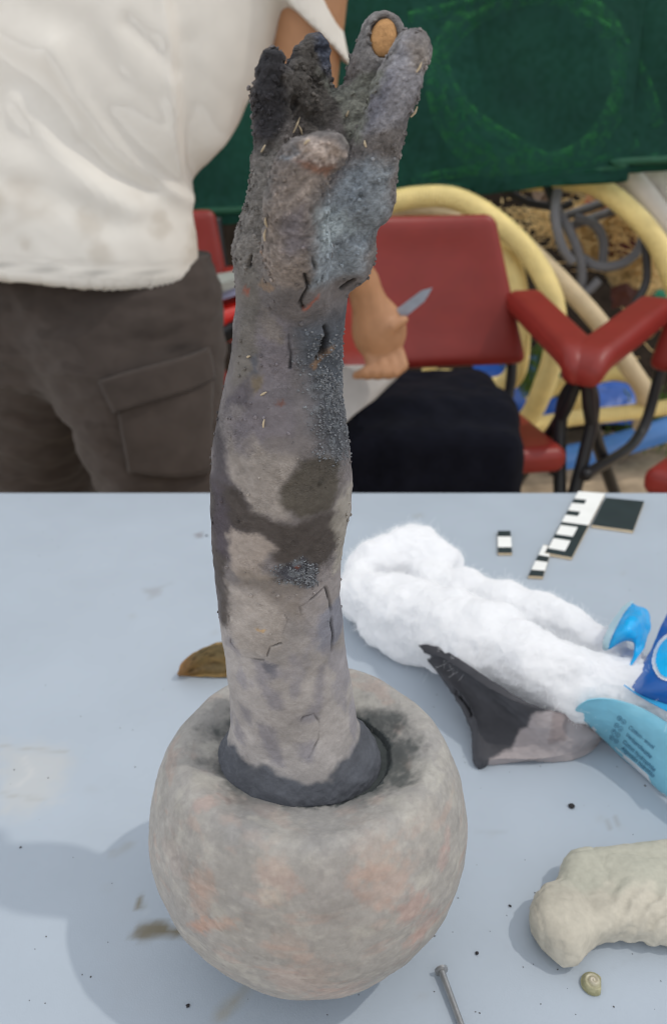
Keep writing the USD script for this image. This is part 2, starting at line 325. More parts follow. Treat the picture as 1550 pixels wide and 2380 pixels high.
und = trimesh.creation.box((X1 - X0, Y1 - Y0, .028)); und.apply_translation(((X0 + X1) / 2, (Y0 + Y1) / 2, TT - .0172)); put('table_board', und, mat('table_edge', (.34, .37, .4), .5), tb, smooth=False)
for sx in (X0 + .06, X1 - .06):
    for sy in (Y0 + .06, Y1 - .06):
        l = trimesh.creation.cylinder(.016, TT - .03, sections=16); l.apply_translation((sx, sy, (TT - .03) / 2)); put('leg', l, LEGM, tb, smooth=40)
# crumbs of burnt clay and dirt on the top
DIRT = mat('dark_crumb', (.035, .033, .035), .9, .2, .3, 300)
rs = np.random.RandomState(4)
for (px, py, r, lab) in [(1328, 1876, .0021, 'dark square flake of charcoal on the table right of the clay ball'), (480, 1246, .0015, 'small dark crumb on the table just left of the clay arm'),
                         (1185, 2108, .001, 'small dark crumb on the table between the clay ball and the pale lump'), (1070, 1956, .0011, 'small dark crumb at the right shoulder of the clay ball'),
                         (1108, 2218, .0011, 'small dark crumb below and left of the pale lump'), (436, 2340, .0011, 'small black crumb on the table below the clay ball at left')]:
    put('crumb', crumb(on(px, py), r, int(px), .5), DIRT, smooth=False, label=lab, cat='crumb')
cr = []
for k in range(190):
    x, y = rs.uniform(0, 1550), rs.uniform(1160, 2380) ** 1.0
    cr.append(crumb(on(x, y), rs.uniform(.0002, .0005) * (1.6 if k % 17 == 0 else 1), k, .4))
put('debris', trimesh.util.concatenate(cr), mat('debris_grit', (.09, .085, .08), .9, .2, .4, 300), smooth=False, label='tiny dark specks of grit scattered over the grey table', cat='grit', kind='stuff')

# ------------------------------------------------------------------ shade net, hoses and clutter behind the work place
def net_mat():
    n = {'g': ('geometry', {}), 'mp': ('mapping', {'scale': (1, 1, 1)}), 'w': ('wave_texture', {'wave_type': 'bands', 'bands_direction': 'z', 'scale': 62., 'distortion': .6, 'detail': 2.}),
         'w2': ('wave_texture', {'wave_type': 'bands', 'bands_direction': 'x', 'scale': 45., 'distortion': .4, 'detail': 1.}),
         'k': ('noise_texture', {'scale': 5., 'detail': 4.}), 'k2': ('noise_texture', {'scale': 48., 'detail': 3.}), 'kr': ('map_range', {'from_min': .38, 'from_max': .66, 'to_min': .12, 'to_max': 1.5, 'clamp': True}), 'm2': ('math', {'math_type': 'multiply'}), 'm': ('math', {'math_type': 'multiply'}), 'r': ('map_range', {'from_min': .0, 'from_max': 1., 'to_min': .12, 'to_max': 1.1}),
         'cr': ('rgb_ramp', {'ramp': [(.3, (.004, .024, .018)), (.7, (.008, .044, .031))]}),
         'p': ('principled_bsdf', {'roughness': .8, 'specular_ior_level': .12}), 't': ('transparent_bsdf', {'color': (.38, .85, .46)}), 'x': ('mix_closure', {})}
    return usdkit.material(stage, '/World/Looks/green_shade_net', n, [('g.position', 'w.vector'), ('g.position', 'w2.vector'), ('g.position', 'k.vector'), ('w.fac', 'm.value1'), ('w2.fac', 'm.value2'), ('g.position', 'k2.vector'), ('k2.fac', 'kr.value'), ('m.value', 'm2.value1'), ('kr.result', 'm2.value2'), ('m2.value', 'r.value'), ('k.fac', 'cr.fac'), ('cr.color', 'p.base_color'), ('r.result', 'x.fac'), ('p.BSDF', 'x.closure1'), ('t.BSDF', 'x.closure2')], surface='x.closure')
YN = 2.78
bot = [(-1.9, 500), (300, 505), (470, 492), (600, 485), (900, 447), (1080, 432), (1220, 412), (1350, 398), (1450, 388), (1560, 372), (3200, 330)]
top_z = 2.35; rows = []
for (px, py) in bot:
    p = at(px, py, YN) if px > 0 else np.array([-2.4, YN, at(300, 508, YN)[2]]); x = p[0]
    rows.append([np.array([x, YN + .03 * math.sin(x * 5 + j) + .012 * math.sin(x * 17 + 2 * j), p[2] + (top_z - p[2]) * t]) for j, t in enumerate((0, .04, .3, .6, 1))])
nm, _, _ = sheet(rows, 160, 60, .004, .014, 5, 3)
net = thing('shade_net', 'dark green woven shade net hung behind the red chairs', 'shade net', (0, YN, top_z))
put('netting', nm, net_mat(), net)
hem = tube([r[0] + [0, -.004, 0.004] for r in rows], .011, 8); put('hem', hem, mat('green_hem', (.012, .075, .04), .6, .3, .3, 60), net)
for x in (-2.2, 2.6):
    put('post', tube([(x, YN + .05, -.1), (x, YN + .05, 2.5)], .025, 12), mat('post_steel', (.22, .22, .22), .5, .5, metal=.5), net)

YEL = mat('yellow_hose', (.80, .64, .27), .42, .4, .12, 12); BEI = mat('beige_hose', (.62, .5, .32), .5, .35, .12, 12); GRY = mat('grey_hose', (.14, .14, .15), .42, .5, .15, 20)
BLKH = mat('black_hose', (.018, .018, .02), .4, .5, .2, 20); WHT = mat('pale_pipe', (.6, .55, .5), .45, .4, .1, 8); BLU = mat('blue_pipe', (.09, .25, .62), .35, .5, .15, 10)
def hose(name, pts, r, m_, label, ribs=.011, seg=14, cat='hose', group=None):
    p = tube([at(x, y, Y) for x, y, Y in pts], r, seg, ribs, .13); return put(name, p, m_, label=label, cat=cat, group=group)
hose('yellow_hose', [(700, 500, 2.62), (860, 478, 2.66), (970, 458, 2.68), (1060, 462, 2.66), (1150, 512, 2.62), (1230, 590, 2.6), (1280, 680, 2.56), (1292, 760, 2.55), (1285, 830, 2.56), (1262, 900, 2.6), (1235, 960, 2.7), (1190, 1010, 2.8)], .036, YEL, 'thick yellow corrugated hose arching over the right shoulder of the red backrest')
hose('yellow_hose', [(1060, 520, 2.72), (1140, 555, 2.7), (1185, 610, 2.66), (1205, 690, 2.62), (1208, 780, 2.62), (1195, 870, 2.66), (1140, 900, 2.72), (1040, 880, 2.8), (960, 890, 2.86)], .036, YEL, 'yellow corrugated hose dropping close behind the right edge of the red backrest')
hose('beige_hose', [(1040, 470, 2.86), (1150, 520, 2.84), (1240, 590, 2.8), (1330, 680, 2.76), (1400, 760, 2.74), (1460, 850, 2.74), (1500, 920, 2.8), (1490, 990, 2.95)], .034, BEI, 'beige corrugated hose sloping down to the crossing of the two red armrests')
hose('yellow_hose', [(1130, 408, 3.0), (1230, 418, 2.95), (1320, 420, 2.9), (1390, 434, 2.86), (1460, 486, 2.82), (1520, 552, 2.78), (1556, 630, 2.76), (1590, 740, 2.76), (1610, 900, 2.8)], .037, YEL, 'yellow hose arching under the net at the far right above the straw')
hose('yellow_hose', [(1210, 1010, 2.76), (1250, 988, 2.76), (1330, 972, 2.78), (1430, 962, 2.8), (1540, 948, 2.82), (1640, 935, 2.84)], .030, YEL, 'straight yellow corrugated hose lying across behind the black chair legs')
hose('yellow_hose', [(1230, 940, 2.95), (1290, 900, 2.95), (1350, 884, 2.95), (1430, 866, 3.0), (1490, 888, 3.05), (1512, 935, 3.1)], .032, YEL, 'yellow hose looping behind the joined front ends of the armrests')
hose('yellow_hose', [(930, 905, 2.9), (985, 880, 2.9), (1000, 850, 2.9), (1010, 800, 2.95)], .028, YEL, 'short yellow hose end seen below the red backrest beside the black jacket')
hose('yellow_hose', [(1120, 480, 2.9), (1190, 540, 2.9), (1255, 640, 2.88), (1300, 760, 2.86), (1330, 860, 2.88), (1340, 960, 2.95)], .028, YEL, 'thinner yellow hose between the thick yellow and the beige hose')
hose('beige_hose', [(880, 500, 2.8), (960, 485, 2.8), (1050, 498, 2.8), (1110, 540, 2.78), (1150, 620, 2.76)], .026, BEI, 'thin beige hose just above the top edge of the red backrest')
for pts, lab in (([(1296, 440, 2.85), (1290, 500, 2.82), (1305, 570, 2.8), (1330, 610, 2.8)], 'grey ribbed tube hanging at the left of the grey tangle'), ([(1290, 480, 2.9), (1320, 530, 2.88), (1345, 590, 2.86), (1352, 650, 2.86), (1340, 690, 2.86)], 'grey ribbed tube curving down in the middle of the tangle'),
                 ([(1335, 505, 2.98), (1380, 520, 2.96), (1402, 560, 2.95), (1400, 620, 2.95)], 'grey ribbed tube making the smallest arc of the tangle'), ([(1352, 598, 2.9), (1390, 618, 2.88), (1440, 614, 2.88), (1480, 585, 2.9), (1496, 540, 2.94)], 'grey ribbed tube sweeping as a bowl under the straw'),
                 ([(1310, 530, 3.02), (1380, 505, 3.02), (1440, 485, 3.02)], 'dark grey ribbed tube lying straight across the straw'), ([(1300, 505, 3.05), (1360, 485, 3.05), (1405, 468, 3.06)], 'dark grey ribbed tube next to the orange scrap'),
                 ([(1340, 690, 2.84), (1370, 672, 2.84), (1392, 650, 2.84)], 'short grey ribbed tube end below the tangle'), ([(1440, 440, 2.95), (1480, 428, 2.95), (1500, 470, 2.95), (1508, 520, 2.97)], 'grey tube loop just left of the pale pipes')):
    hose('grey_tube', pts, .017, GRY, lab, .008, 10, 'tube')
for pts, lab in (([(1170, 440, 3.0), (1230, 470, 3.0), (1300, 480, 3.0), (1330, 470, 3.0)], 'black tube running level under the hem of the net'), ([(1270, 430, 2.9), (1285, 470, 2.88), (1296, 530, 2.86)], 'black tube hanging at the top left of the grey tangle'),
                 ([(1500, 560, 2.8), (1500, 660, 2.78), (1450, 740, 2.76), (1430, 800, 2.76)], 'black tube curving down right of the beige hose'), ([(1180, 560, 2.95), (1240, 610, 2.95), (1300, 650, 2.95), (1380, 720, 2.95)], 'black tube running under the beige hose')):
    hose('black_tube', pts, .014, BLKH, lab, None, 10, 'tube')
put('pale_pipe', tube([at(1440, 385, 2.9), at(1500, 455, 2.88), at(1580, 560, 2.86)], .038, 18), WHT, label='pale grey pipe slanting down below the net at the right edge', cat='pipe')
put('pale_pipe', tube([at(1500, 375, 3.0), at(1550, 430, 2.98), at(1640, 540, 2.96)], .045, 18), mat('white_pipe', (.75, .72, .68), .45, .4), label='whiter pipe behind the pale grey one in the top right corner', cat='pipe')
put('blue_pipe', tube([at(1200, 1110, 2.95), at(1290, 1072, 2.95), at(1400, 1045, 3.0), at(1520, 1008, 3.05), at(1640, 965, 3.1)], .05, 20), BLU, label='light blue pipe lying on the ground behind the black chair legs', cat='pipe')
# folded blue sheet on the ground
bs, _, _ = sheet([[at(x, y, 3.15) + [0, dy, 0] for dy, y in ((0, 985), (.12, 935), (.3, 905), (.5, 900))] for x in (1130, 1230, 1330, 1420, 1470, 1500)], 60, 24, .006, .02, 9, 12)
put('blue_tarpaulin', bs, mat('blue_plastic', (.02, .1, .42), .35, .5, .2, 12), label='crumpled dark blue plastic sheet behind the yellow hoses on the ground', cat='tarpaulin')
# the coil of hose hung behind the net: seen through it
cc = at(1232, 190, 2.98); ring = []
for k in range(0, 150):
    a = k * .16; R = .275 + .012 * math.sin(a * 2.3) + .02 * (k / 150); ring.append(cc + np.array([R * 1.08 * math.cos(a), .04 * (k / 150) + .03 * math.sin(a), R * .92 * math.sin(a)]))
put('hose_coil', tube(ring[:118], .026, 10), mat('bright_hose', (.85, .8, .55), .45, .4, .2, 30), label='round coil of pale hose showing faintly through the green net', cat='hose')
for i, (pts, lab) in enumerate((([(1020, 110, 2.95), (1050, 200, 2.95), (1110, 270, 2.95), (1200, 330, 2.95), (1300, 385, 2.95)], 'pale hose sagging from the coil behind the net at left'), ([(960, 420, 2.95), (1100, 395, 2.95), (1260, 392, 2.95), (1400, 372, 2.95), (1480, 330, 2.95)], 'pale hose running low behind the hem of the net'),
                  ([(1340, 30, 2.95), (1440, 90, 2.95), (1500, 190, 2.95), (1530, 290, 2.95)], 'pale hose leaning behind the net right of the coil'), ([(950, 40, 2.96), (1080, 10, 2.96), (1200, -20, 2.96)], 'pale hose over the top of the coil behind the net'), ([(1060, 230, 2.9), (1080, 300, 2.9), (1140, 350, 2.9), (1230, 372, 2.9)], 'pale hose curving below the coil behind the net'))):
    put('pale_hose', tube([at(*p) for p in pts], .017, 10), mat(f'net_hose_{"abcdef"[i]}', (.85, .8, .55), .5, .3, .2, 30), label=lab, cat='hose')
# straw and scraps on the bank
ST = mat('dry_straw', (.78, .58, .29), .8, .2, .25, 40); rs = np.random.RandomState(21); st = []
def strawheap(cx, cy, Y, n, sx, sz, L):
    c = at(cx, cy, Y)
    for k in range(n):
        o_ = c + np.array([rs.normal() * sx, rs.normal() * .06, rs.normal() * sz]); d_ = rs.normal(size=3); d_ /= np.linalg.norm(d_); d_[2] *= .6; l = L * rs.uniform(.4, 1)
        st.append(np.array([o_ - d_ * l / 2, o_ + d_ * l * .1 + rs.normal(size=3) * .006, o_ + d_ * l / 2]))
strawheap(1430, 535, 3.2, 2400, .075, .045, .12); strawheap(1475, 585, 3.2, 500, .05, .035, .1); strawheap(1270, 500, 3.3, 120, .08, .03, .1); strawheap(1505, 690, 3.1, 160, .03, .08, .1); strawheap(1300, 545, 3.2, 90, .05, .04, .1); strawheap(1000, 480, 3.2, 60, .2, .02, .1)
curves('straw', st, .0045, ST, label='heap of dry golden straw under the tubes at the right', cat='straw', kind='stuff')
hp = surfnet(lambda p: smin(ell(p, at(1440, 545, 3.36), (.16, .09, .10)), ell(p, at(1480, 620, 3.34), (.12, .09, .12)), .05), at(1440, 560, 3.35) - [.4, .25, .35], at(1440, 560, 3.35) + [.4, .25, .3], .02)
put('straw_bale', (np.array(hp.vertices) + .02 * (fbm(np.array(hp.vertices) * 30, 3, 2)[:, None] - .5), hp.faces), mat('straw_core', (.6, .43, .2), .9, .1, .5, 70, .02, 90), label='matted straw clump behind the loose straws', cat='straw')
for (x, y, Y, c_, lab) in [(1405, 470, 3.15, (.6, .2, .12), 'orange scrap of plastic by the grey tubes'), (1260, 455, 3.1, (.4, .3, .24), 'brown wood scrap under the hem of the net'), (1440, 580, 3.12, (.12, .02, .03), 'dark red scrap beside the straw'), (1450, 700, 3.0, (.1, .03, .02), 'dark brown scrap below the grey tubes'), (1540, 715, 2.9, (.02, .25, .15), 'green scrap at the right edge above the armrest')]:
    put('scrap', crumb(at(x, y, Y) - [0, 0, .03], .055, int(x), .8), mat(f'scrap_{"orange" if c_[0]>.5 else "brown" if x==1260 else "red" if x==1440 else "dark" if x==1450 else "green"}', c_, .6), smooth=False, label=lab, cat='scrap')
# grass tufts
GRS = mat('green_grass', (.09, .16, .03), .6, .3, .3, 20)
for (x, y, Y, n, s, lab) in [(178, 1110, 2.7, 260, .07, 'green grass tuft between the legs of the person'), (1530, 930, 3.3, 300, .12, 'green grass at the right behind the hoses'), (1270, 830, 3.1, 150, .06, 'green grass tuft behind the left end of the armrest')]:
    c = at(x, y, Y); tf = []
    for k in range(n):
        b_ = np.array([c[0] + rs.normal() * s, c[1] + rs.normal() * s, max(c[2] - .12, 0) - .02]); h_ = rs.uniform(.06, .2); e_ = rs.normal(size=2) * .05
        tf.append(np.array([b_, b_ + [e_[0] * .3, e_[1] * .3, h_ * .6], b_ + [e_[0], e_[1], h_]]))
    curves('grass', tf, .005, GRS, label=lab, cat='grass', kind='stuff')

# ------------------------------------------------------------------ red chairs
VINYL = mat('red_vinyl', (.22, .022, .016), .42, .4, .1, 10, .0006, 60); BLACKT = mat('black_tube_paint', (.008, .008, .009), .35, .5, .1, 20); REDBROWN = mat('red_vinyl_dark', (.27, .03, .024), .42, .5, .1, 10)
def rot(a): return np.array([[math.cos(a), -math.sin(a), 0], [math.sin(a), math.cos(a), 0], [0, 0, 1]])
def cushion(size, r, seg=10):
    sx, sy, sz = size; b = trimesh.creation.box((sx, sy, sz)); v, f = b.vertices, b.faces
    v, f = trimesh.remesh.subdivide_to_size(v, f, max(size) / 24); b = trimesh.Trimesh(v, f, process=True)
    q = np.array(b.vertices); h = np.array(size) / 2 - r; c = np.clip(q, -h, h); d_ = q - c; n_ = np.linalg.norm(d_, axis=1, keepdims=True); q = c + np.where(n_ > 0, d_ / np.maximum(n_, 1e-9) * r, 0)
    return trimesh.Trimesh(q, b.faces, process=False)
def chair(label, x, y, ang, w=.5, sw=.45, sd=0., lean=0., back=(.60, .99), arm_back=.8, arm_front=.70):
    t = thing('red_chair', label, 'chair', (x, y, 0), 'red padded chairs behind the table'); Rm = rot(ang); o_ = np.array([x, y, 0])
    T = lambda m_: trimesh.Trimesh(np.asarray(m_.vertices) @ Rm.T + o_, m_.faces, process=False)
    zc = (back[0] + back[1]) / 2; b = cushion((w - .03, .06, back[1] - back[0]), .026); v = np.array(b.vertices)
    pan = np.exp(-((v[:, 0] / (w * .36)) ** 6 + (v[:, 2] / ((back[1] - back[0]) * .36)) ** 6)) * (v[:, 1] < 0); v[:, 1] += .010 * pan - .04 * (1 - (v[:, 0] / (w / 2)) ** 2) * 0; v[:, 1] += v[:, 0] ** 2 * -.35
    v[:, 0] *= 1 - .2 * v[:, 2] / .4; v[:, 0] -= lean * v[:, 2]; tl = math.radians(-12); v = v @ np.array([[1, 0, 0], [0, math.cos(tl), -math.sin(tl)], [0, math.sin(tl), math.cos(tl)]]).T
    put('backrest', T(trimesh.Trimesh(v + [0, .21, zc], b.faces)), VINYL, t)
    s_ = cushion((sw, .46, .07), .03); put('seat', T(trimesh.Trimesh(np.array(s_.vertices) + [sd, -.01, .45], s_.faces)), VINYL, t)
    for sx in (-1, 1):
        X = sx * (w / 2 + .02); a_, b_ = np.array([X, .17, arm_back]), np.array([X, -.24, arm_front]); ax_ = cushion((.105, np.linalg.norm(b_ - a_) + .03, .065), .028)
        v = np.array(ax_.vertices); v[:, 2] -= np.where(v[:, 1] < -.14, (v[:, 1] + .14) ** 2 * 4, 0); sl = math.atan2(arm_back - arm_front, .41); v = v @ np.array([[1, 0, 0], [0, math.cos(sl), -math.sin(sl)], [0, math.sin(sl), math.cos(sl)]]).T
        put('armrest', T(trimesh.Trimesh(v + (a_ + b_) / 2, ax_.faces)), VINYL, t)
        put('leg', T(tube([(X, -.2, arm_front - .03), (X, -.14, .5), (X, -.30, .015)], .017, 10)), BLACKT, t)
        put('leg', T(tube([(X, -.2, arm_front - .04), (X, -.1, .48), (X, .30, .015)], .017, 10)), BLACKT, t)
        put('frame', T(tube([(sx * (w / 2 - .005) * .93 - lean * .18, .29, back[1] - .03), (sx * (w / 2 - .005) + lean * .18, .215, back[0] + .02), (sx * (w / 2), .14, .42), (sx * (w / 2 - .01), -.2, .41)], .015, 10)), BLACKT, t)
    put('stretcher', T(tube([(-w / 2 - .02, .30, .02), (w / 2 + .02, .30, .02)], .012, 8)), BLACKT, t)
    return t
chair('red padded chair right behind the clay hand, a black jacket on its seat', .285, 2.03, math.radians(10), .50, .47, .02, .13, (.585, .985), .765, .69)
chair('red padded chair cut by the right edge, its armrest meeting the one of its neighbour', .935, 1.83, math.radians(-42), .50, .36, .09, 0., (.60, .99), .765, .69)
chair('red padded chair half hidden behind the standing person', -.52, 2.36, math.radians(14), .50, .45, 0., 0., (.62, .97), .78, .70)

# ------------------------------------------------------------------ things lying on the chairs
JK = mat('navy_cloth', (.005, .0055, .010), .95, .1, .25, 30, .002, 90, sheen=.02)
def jk(p):
    d = rbox(p, (.235, 1.95, .53), (.20, .17, .088), .06); d = smin(d, rbox(p, (.27, 1.80, .45), (.165, .12, .13), .05), .05); d = smin(d, rbox(p, (.10, 1.84, .47), (.10, .15, .10), .06), .05)
    return d
jm = surfnet(jk, (-.05, 1.6, .3), (.6, 2.2, .8), .012); v = np.array(jm.vertices); n_ = vnorm(v, jm.faces)
v += n_ * (.03 * (fbm(v * [9, 9, 5], 4, 6) - .5) + .012 * (fbm(v * [30, 30, 8], 2, 16) - .5))[:, None]
put('jacket', (v, jm.faces), JK, label='black navy jacket heaped on the seat of the middle red chair', cat='jacket')
gs, _, _ = sheet([[at(790, 850, 1.70), at(790, 920, 1.66), at(800, 985, 1.62)], [at(870, 850, 1.72), at(860, 900, 1.68), at(850, 940, 1.66)], [at(935, 850, 1.74), at(925, 870, 1.72), at(900, 895, 1.72)]], 24, 24, .008, .004, 12, 2)
put('grey_board', gs, mat('pale_grey_board', (.4, .38, .36), .7, .3, .1, 20), label='pale grey sheet under the hand of the person', cat='board')
rb_ = cushion((.24, .16, .10), .035); v = np.array(rb_.vertices) @ rot(.5).T; v[:, 2] += .02 * v[:, 0] / .1; put('red_bag', trimesh.Trimesh(v + at(545, 738, 2.15), rb_.faces), mat('bright_red_bag', (.62, .02, .012), .4, .5, .1, 20), label='bright red bag beside the trousers of the person, under the books', cat='bag')
for k, (c_, dz, nm_) in enumerate((((.28, .29, .42), .065, 'blue'), ((.34, .35, .32), .088, 'grey'))):
    bk = trimesh.creation.box((.2, .15, .02)); v = np.array(bk.vertices) @ rot(.5 + .15 * k).T; v[:, 2] += .3 * v[:, 0] * (v[:, 0] > 0); put('book', trimesh.Trimesh(v + at(540, 738, 2.14) + [0, 0, dz], bk.faces), mat(f'{nm_}_cover', c_, .5), smooth=False, label=f'{nm_} book lying in the stack on the bright red bag', cat='book')
put('strap', tube([at(480, 808, 2.06), at(530, 772, 2.05), at(600, 735, 2.05)], .022, 8), BLACKT, label='black strap across the bright red bag', cat='strap')

# ------------------------------------------------------------------ the person
SKIN = mat('skin', (.40, .205, .105), .5, .4, .10, 25, .0006, 300); SHIRT = mat('white_cotton_shirt', (.8, .77, .71), .9, .15, .05, 9, .0008, 500, tint=True); PANTS = mat('brown_trousers', (.052, .040, .034), .85, .2, .14, 30, .0008, 500, sheen=.1)
sho, elb, wri = np.array([-.03, 1.45, 1.45]), at(690, 430, 1.50), at(842, 655, 1.62); hc = at(882, 770, 1.64)
kd = np.array([.60, -.1, .79]); kd /= np.linalg.norm(kd); kn = np.array([.79, 0, -.6]); kn -= kd * (kn @ kd); kn /= np.linalg.norm(kn); kf = np.cross(kn, kd); kf = kf if kf[1] < 0 else -kf
ku = np.array([-.5, .1, .86]); ku /= np.linalg.norm(ku)
def body_sdf(p):
    d = chain(p, [sho, elb], [.062, .050], .03); d = smin(d, chain(p, [elb, elb * .6 + wri * .4, wri], [.047, .045, .030], .02), .03)
    h_ = smin(cap(p, wri, hc + ku * .015, .031, .042), ell(p, hc, (.055, .04, .062)), .02)
    for k in range(4):                                              # four fingers closed round the knife, knuckles up and out
        s_ = hc + np.array([-.033 + .021 * k, -.012, -.026 - .004 * abs(k - 1.5)]); e_ = 1.1 + .1 * (k in (1, 2))
        h_ = smin(h_, chain(p, [s_ + kn * .012, s_ + kn * .012 + np.array([.008, -.014, -.022]) * e_, s_ + np.array([.002, -.022, -.040]) * e_, s_ + np.array([-.012, -.012, -.048]) * e_], [.0125, .0115, .0105, .0095], .002), .0022)
    h_ = smin(h_, chain(p, [hc + np.array([-.012, -.018, .012]), hc + np.array([.022, -.034, .018]), hc + np.array([.046, -.030, .030])], [.015, .0125, .0095], .004), .006)   # thumb
    d = smin(d, h_, .012)
    d = smin(d, chain(p, [(-.27, 1.47, 1.36), (-.25, 1.50, 1.50), (-.22, 1.56, 1.58)], [.10, .062, .058], .04), .03)
    d = smin(d, ell(p, (-.21, 1.60, 1.68), (.078, .10, .125)), .02); d = smin(d, cap(p, (-.205, 1.70, 1.67), (-.203, 1.715, 1.645), .012, .015), .012)
    d = smin(d, cap(p, (-.13, 1.60, 1.66), (-.128, 1.60, 1.70), .012), .008); d = smin(d, cap(p, (-.29, 1.60, 1.66), (-.292, 1.60, 1.70), .012), .008)
    d = smin(d, chain(p, [(-.49, 1.45, 1.45), (-.60, 1.50, 1.16), (-.55, 1.72, 1.02)], [.06, .048, .032], .03), .03); d = smin(d, ell(p, (-.54, 1.78, .99), (.04, .055, .03)), .02)
    d = smin(d, chain(p, [sho, (-.26, 1.45, 1.40), (-.49, 1.45, 1.45)], [.06, .10, .06], .05), .03); d = smin(d, chain(p, [(-.28, 1.45, 1.36), (-.37, 1.44, 1.22), (-.44, 1.43, 1.0)], [.11, .10, .10], .05), .04)
    for hip, kne, ank in LEGS: d = smin(d, chain(p, [hip, kne, ank], [.085, .06, .042], .03), .02)
    return d
LEGS = [((-.365, 1.43, .86), (-.290, 1.36, .50), (-.26, 1.44, .09)), ((-.54, 1.50, .88), (-.66, 1.68, .52), (-.68, 1.74, .09))]
pe = thing('person', 'person seen from behind in soiled white shirt and brown cargo trousers holding a knife', 'person', (-.38, 1.45, 0))
put('body', surfnet(body_sdf, (-.8, 1.15, .02), (.3, 1.95, 1.9), .006), SKIN, pe)
def hair(p): return np.maximum(ell(p, (-.212, 1.592, 1.69), (.086, .108, .13)), -(p[:, 2] - 1.66 + (p[:, 1] - 1.6) * -1.1))
put('hair', surfnet(hair, (-.35, 1.45, 1.5), (-.1, 1.75, 1.86), .008), mat('dark_hair', (.03, .02, .012), .6, .3, .3, 80), pe)
hemz = lambda x: np.interp(x, [-.56, -.21], [at(0, 614, 1.33)[2], at(472, 652, 1.36)[2]])
def shirt_sdf(p):
    d = ell(p, (-.445, 1.43, .985), (.208, .176, .30)); d = smin(d, ell(p, (-.345, 1.44, 1.265), (.205, .15, .185)), .05); d = smin(d, ell(p, (-.275, 1.46, 1.37), (.205, .135, .16)), .06)
    d = smin(d, cap(p, (-.30, 1.47, 1.42), (-.24, 1.5, 1.5), .10, .075), .05)
    sl = cap(p, (-.10, 1.45, 1.44), sho + (elb - sho) * .60, .085, .086); sn = np.array([-.63, 0, -.78]); sl = smax(sl, (p - at(722, 62, 1.42)) @ sn, .004)
    d = smin(d, sl, .03); sl2 = cap(p, (-.46, 1.45, 1.45), (-.55, 1.47, 1.27), .085, .08); d = smin(d, sl2, .04)
    return np.maximum(d, hemz(p[:, 0]) - p[:, 2])
sm = surfnet(shirt_sdf, (-.75, 1.15, .85), (.2, 1.8, 1.65), .006); v = np.array(sm.vertices); n_ = vnorm(v, sm.faces)
fd = np.zeros(len(v)); back_ = sstep(.2, -.3, n_[:, 1])
def fold(pts, w_, h_):
    global fd
    fd = fd + np.exp(-(line_d(v[:, [0, 2]], [at(*p_, 1.30)[[0, 2]] for p_ in pts]) / w_) ** 2) * h_ * .65 * back_
for pts, w_, h_ in [([(380, -20), (392, 100), (398, 250), (402, 400), (430, 500), (470, 640)], .010, .010), ([(140, 120), (200, 240), (260, 340), (340, 420), (420, 500), (450, 600)], .016, .014), ([(60, 250), (130, 350), (200, 430), (300, 490)], .018, .012), ([(200, 330), (260, 400), (330, 440)], .012, -.010), ([(300, 60), (370, 120), (395, 160)], .012, -.009), ([(0, 420), (120, 440), (260, 520)], .02, -.008),
                    ([(590, 150), (560, 260), (480, 370), (445, 470)], .02, .006), ([(430, 100), (440, 300), (420, 420)], .02, -.008), ([(0, 597), (200, 606), (440, 632)], .004, -.003), ([(20, 80), (120, 130)], .02, .008), ([(80, 20), (200, 60), (280, 180)], .02, -.007)]: fold(pts, w_, h_)
step = sstep(.012, -.012, poly_sd(v[:, [0, 2]], [at(*p_, 1.30)[[0, 2]] for p_ in [(-300, -200), (378, -200), (385, 0), (394, 120), (400, 260), (404, 400), (432, 500), (476, 640), (480, 760), (-300, 760)]]) + .01 * (fbm(v * 14, 2, 8) - .5)) * back_
wrk = np.abs(fbm(np.stack([v[:, 0] * 9 + v[:, 2] * 9, v[:, 2] * 2 - v[:, 0] * 2, v[:, 1] * 3], -1), 3, 44) - .5)
fd = fd + .016 * step + .0025 * (sstep(.0, .16, wrk) - 1) * sstep(1.35, 1.1, v[:, 2])
v = v + n_ * (fd + .009 * (fbm(v * 9, 3, 4) - .5))[:, None]
sc = np.tile([.70, .665, .605], (len(v), 1)); dirt = sstep(.55, .78, fbm(v * 11, 4, 17)) * sstep(1.3, 1.0, v[:, 2]); sc = paint(sc, dirt, (.45, .38, .30), .55)
for (x_, y_, r_) in [(225, 510, .02), (368, 538, .012), (365, 505, .01), (90, 560, .012), (455, 600, .03), (440, 560, .02), (10, 470, .02), (250, 580, .015)]:
    d_ = np.linalg.norm(v[:, [0, 2]] - at(x_, y_, 1.3)[[0, 2]], axis=1) / r_ + 1.6 * (fbm(v * 45, 3, 2) - .5); a_ = (1 - sstep(.3, 1.5, d_))[:, None] * .3 * back_[:, None]; sc = sc * (1 - a_) + np.array([.33, .26, .18]) * a_
hm = np.exp(-((v[:, 2] - hemz(v[:, 0]) - .016) / .0022) ** 2)[:, None]; sc = sc * (1 - .35 * hm)
put('shirt', (v, sm.faces), SHIRT, pe, color=sc)
def pants_sdf(p):
    d = ell(p, (-.395, 1.44, .90), (.195, .135, .20)); d = smin(d, ell(p, (-.395, 1.435, .98), (.175, .10, .12)), .03)
    for (hip, kne, ank), (r0, r1, r2) in zip(LEGS, ((.168, .108, .09), (.15, .125, .09))): d = smin(d, chain(p, [hip, kne, ank], [r0, r1, r2], .03), .035)
    return np.maximum(d, p[:, 2] - hemz(p[:, 0]) - .03)
pm = surfnet(pants_sdf, (-.85, 1.15, .04), (.0, 1.85, 1.1), .007); v = np.array(pm.vertices); n_ = vnorm(v, pm.faces)
v = v + n_ * (.022 * (fbm(v * [11, 11, 17], 4, 14) - .5) + .014 * (fbm(v * [14, 14, 40] + 3, 2, 15) - .5))[:, None]
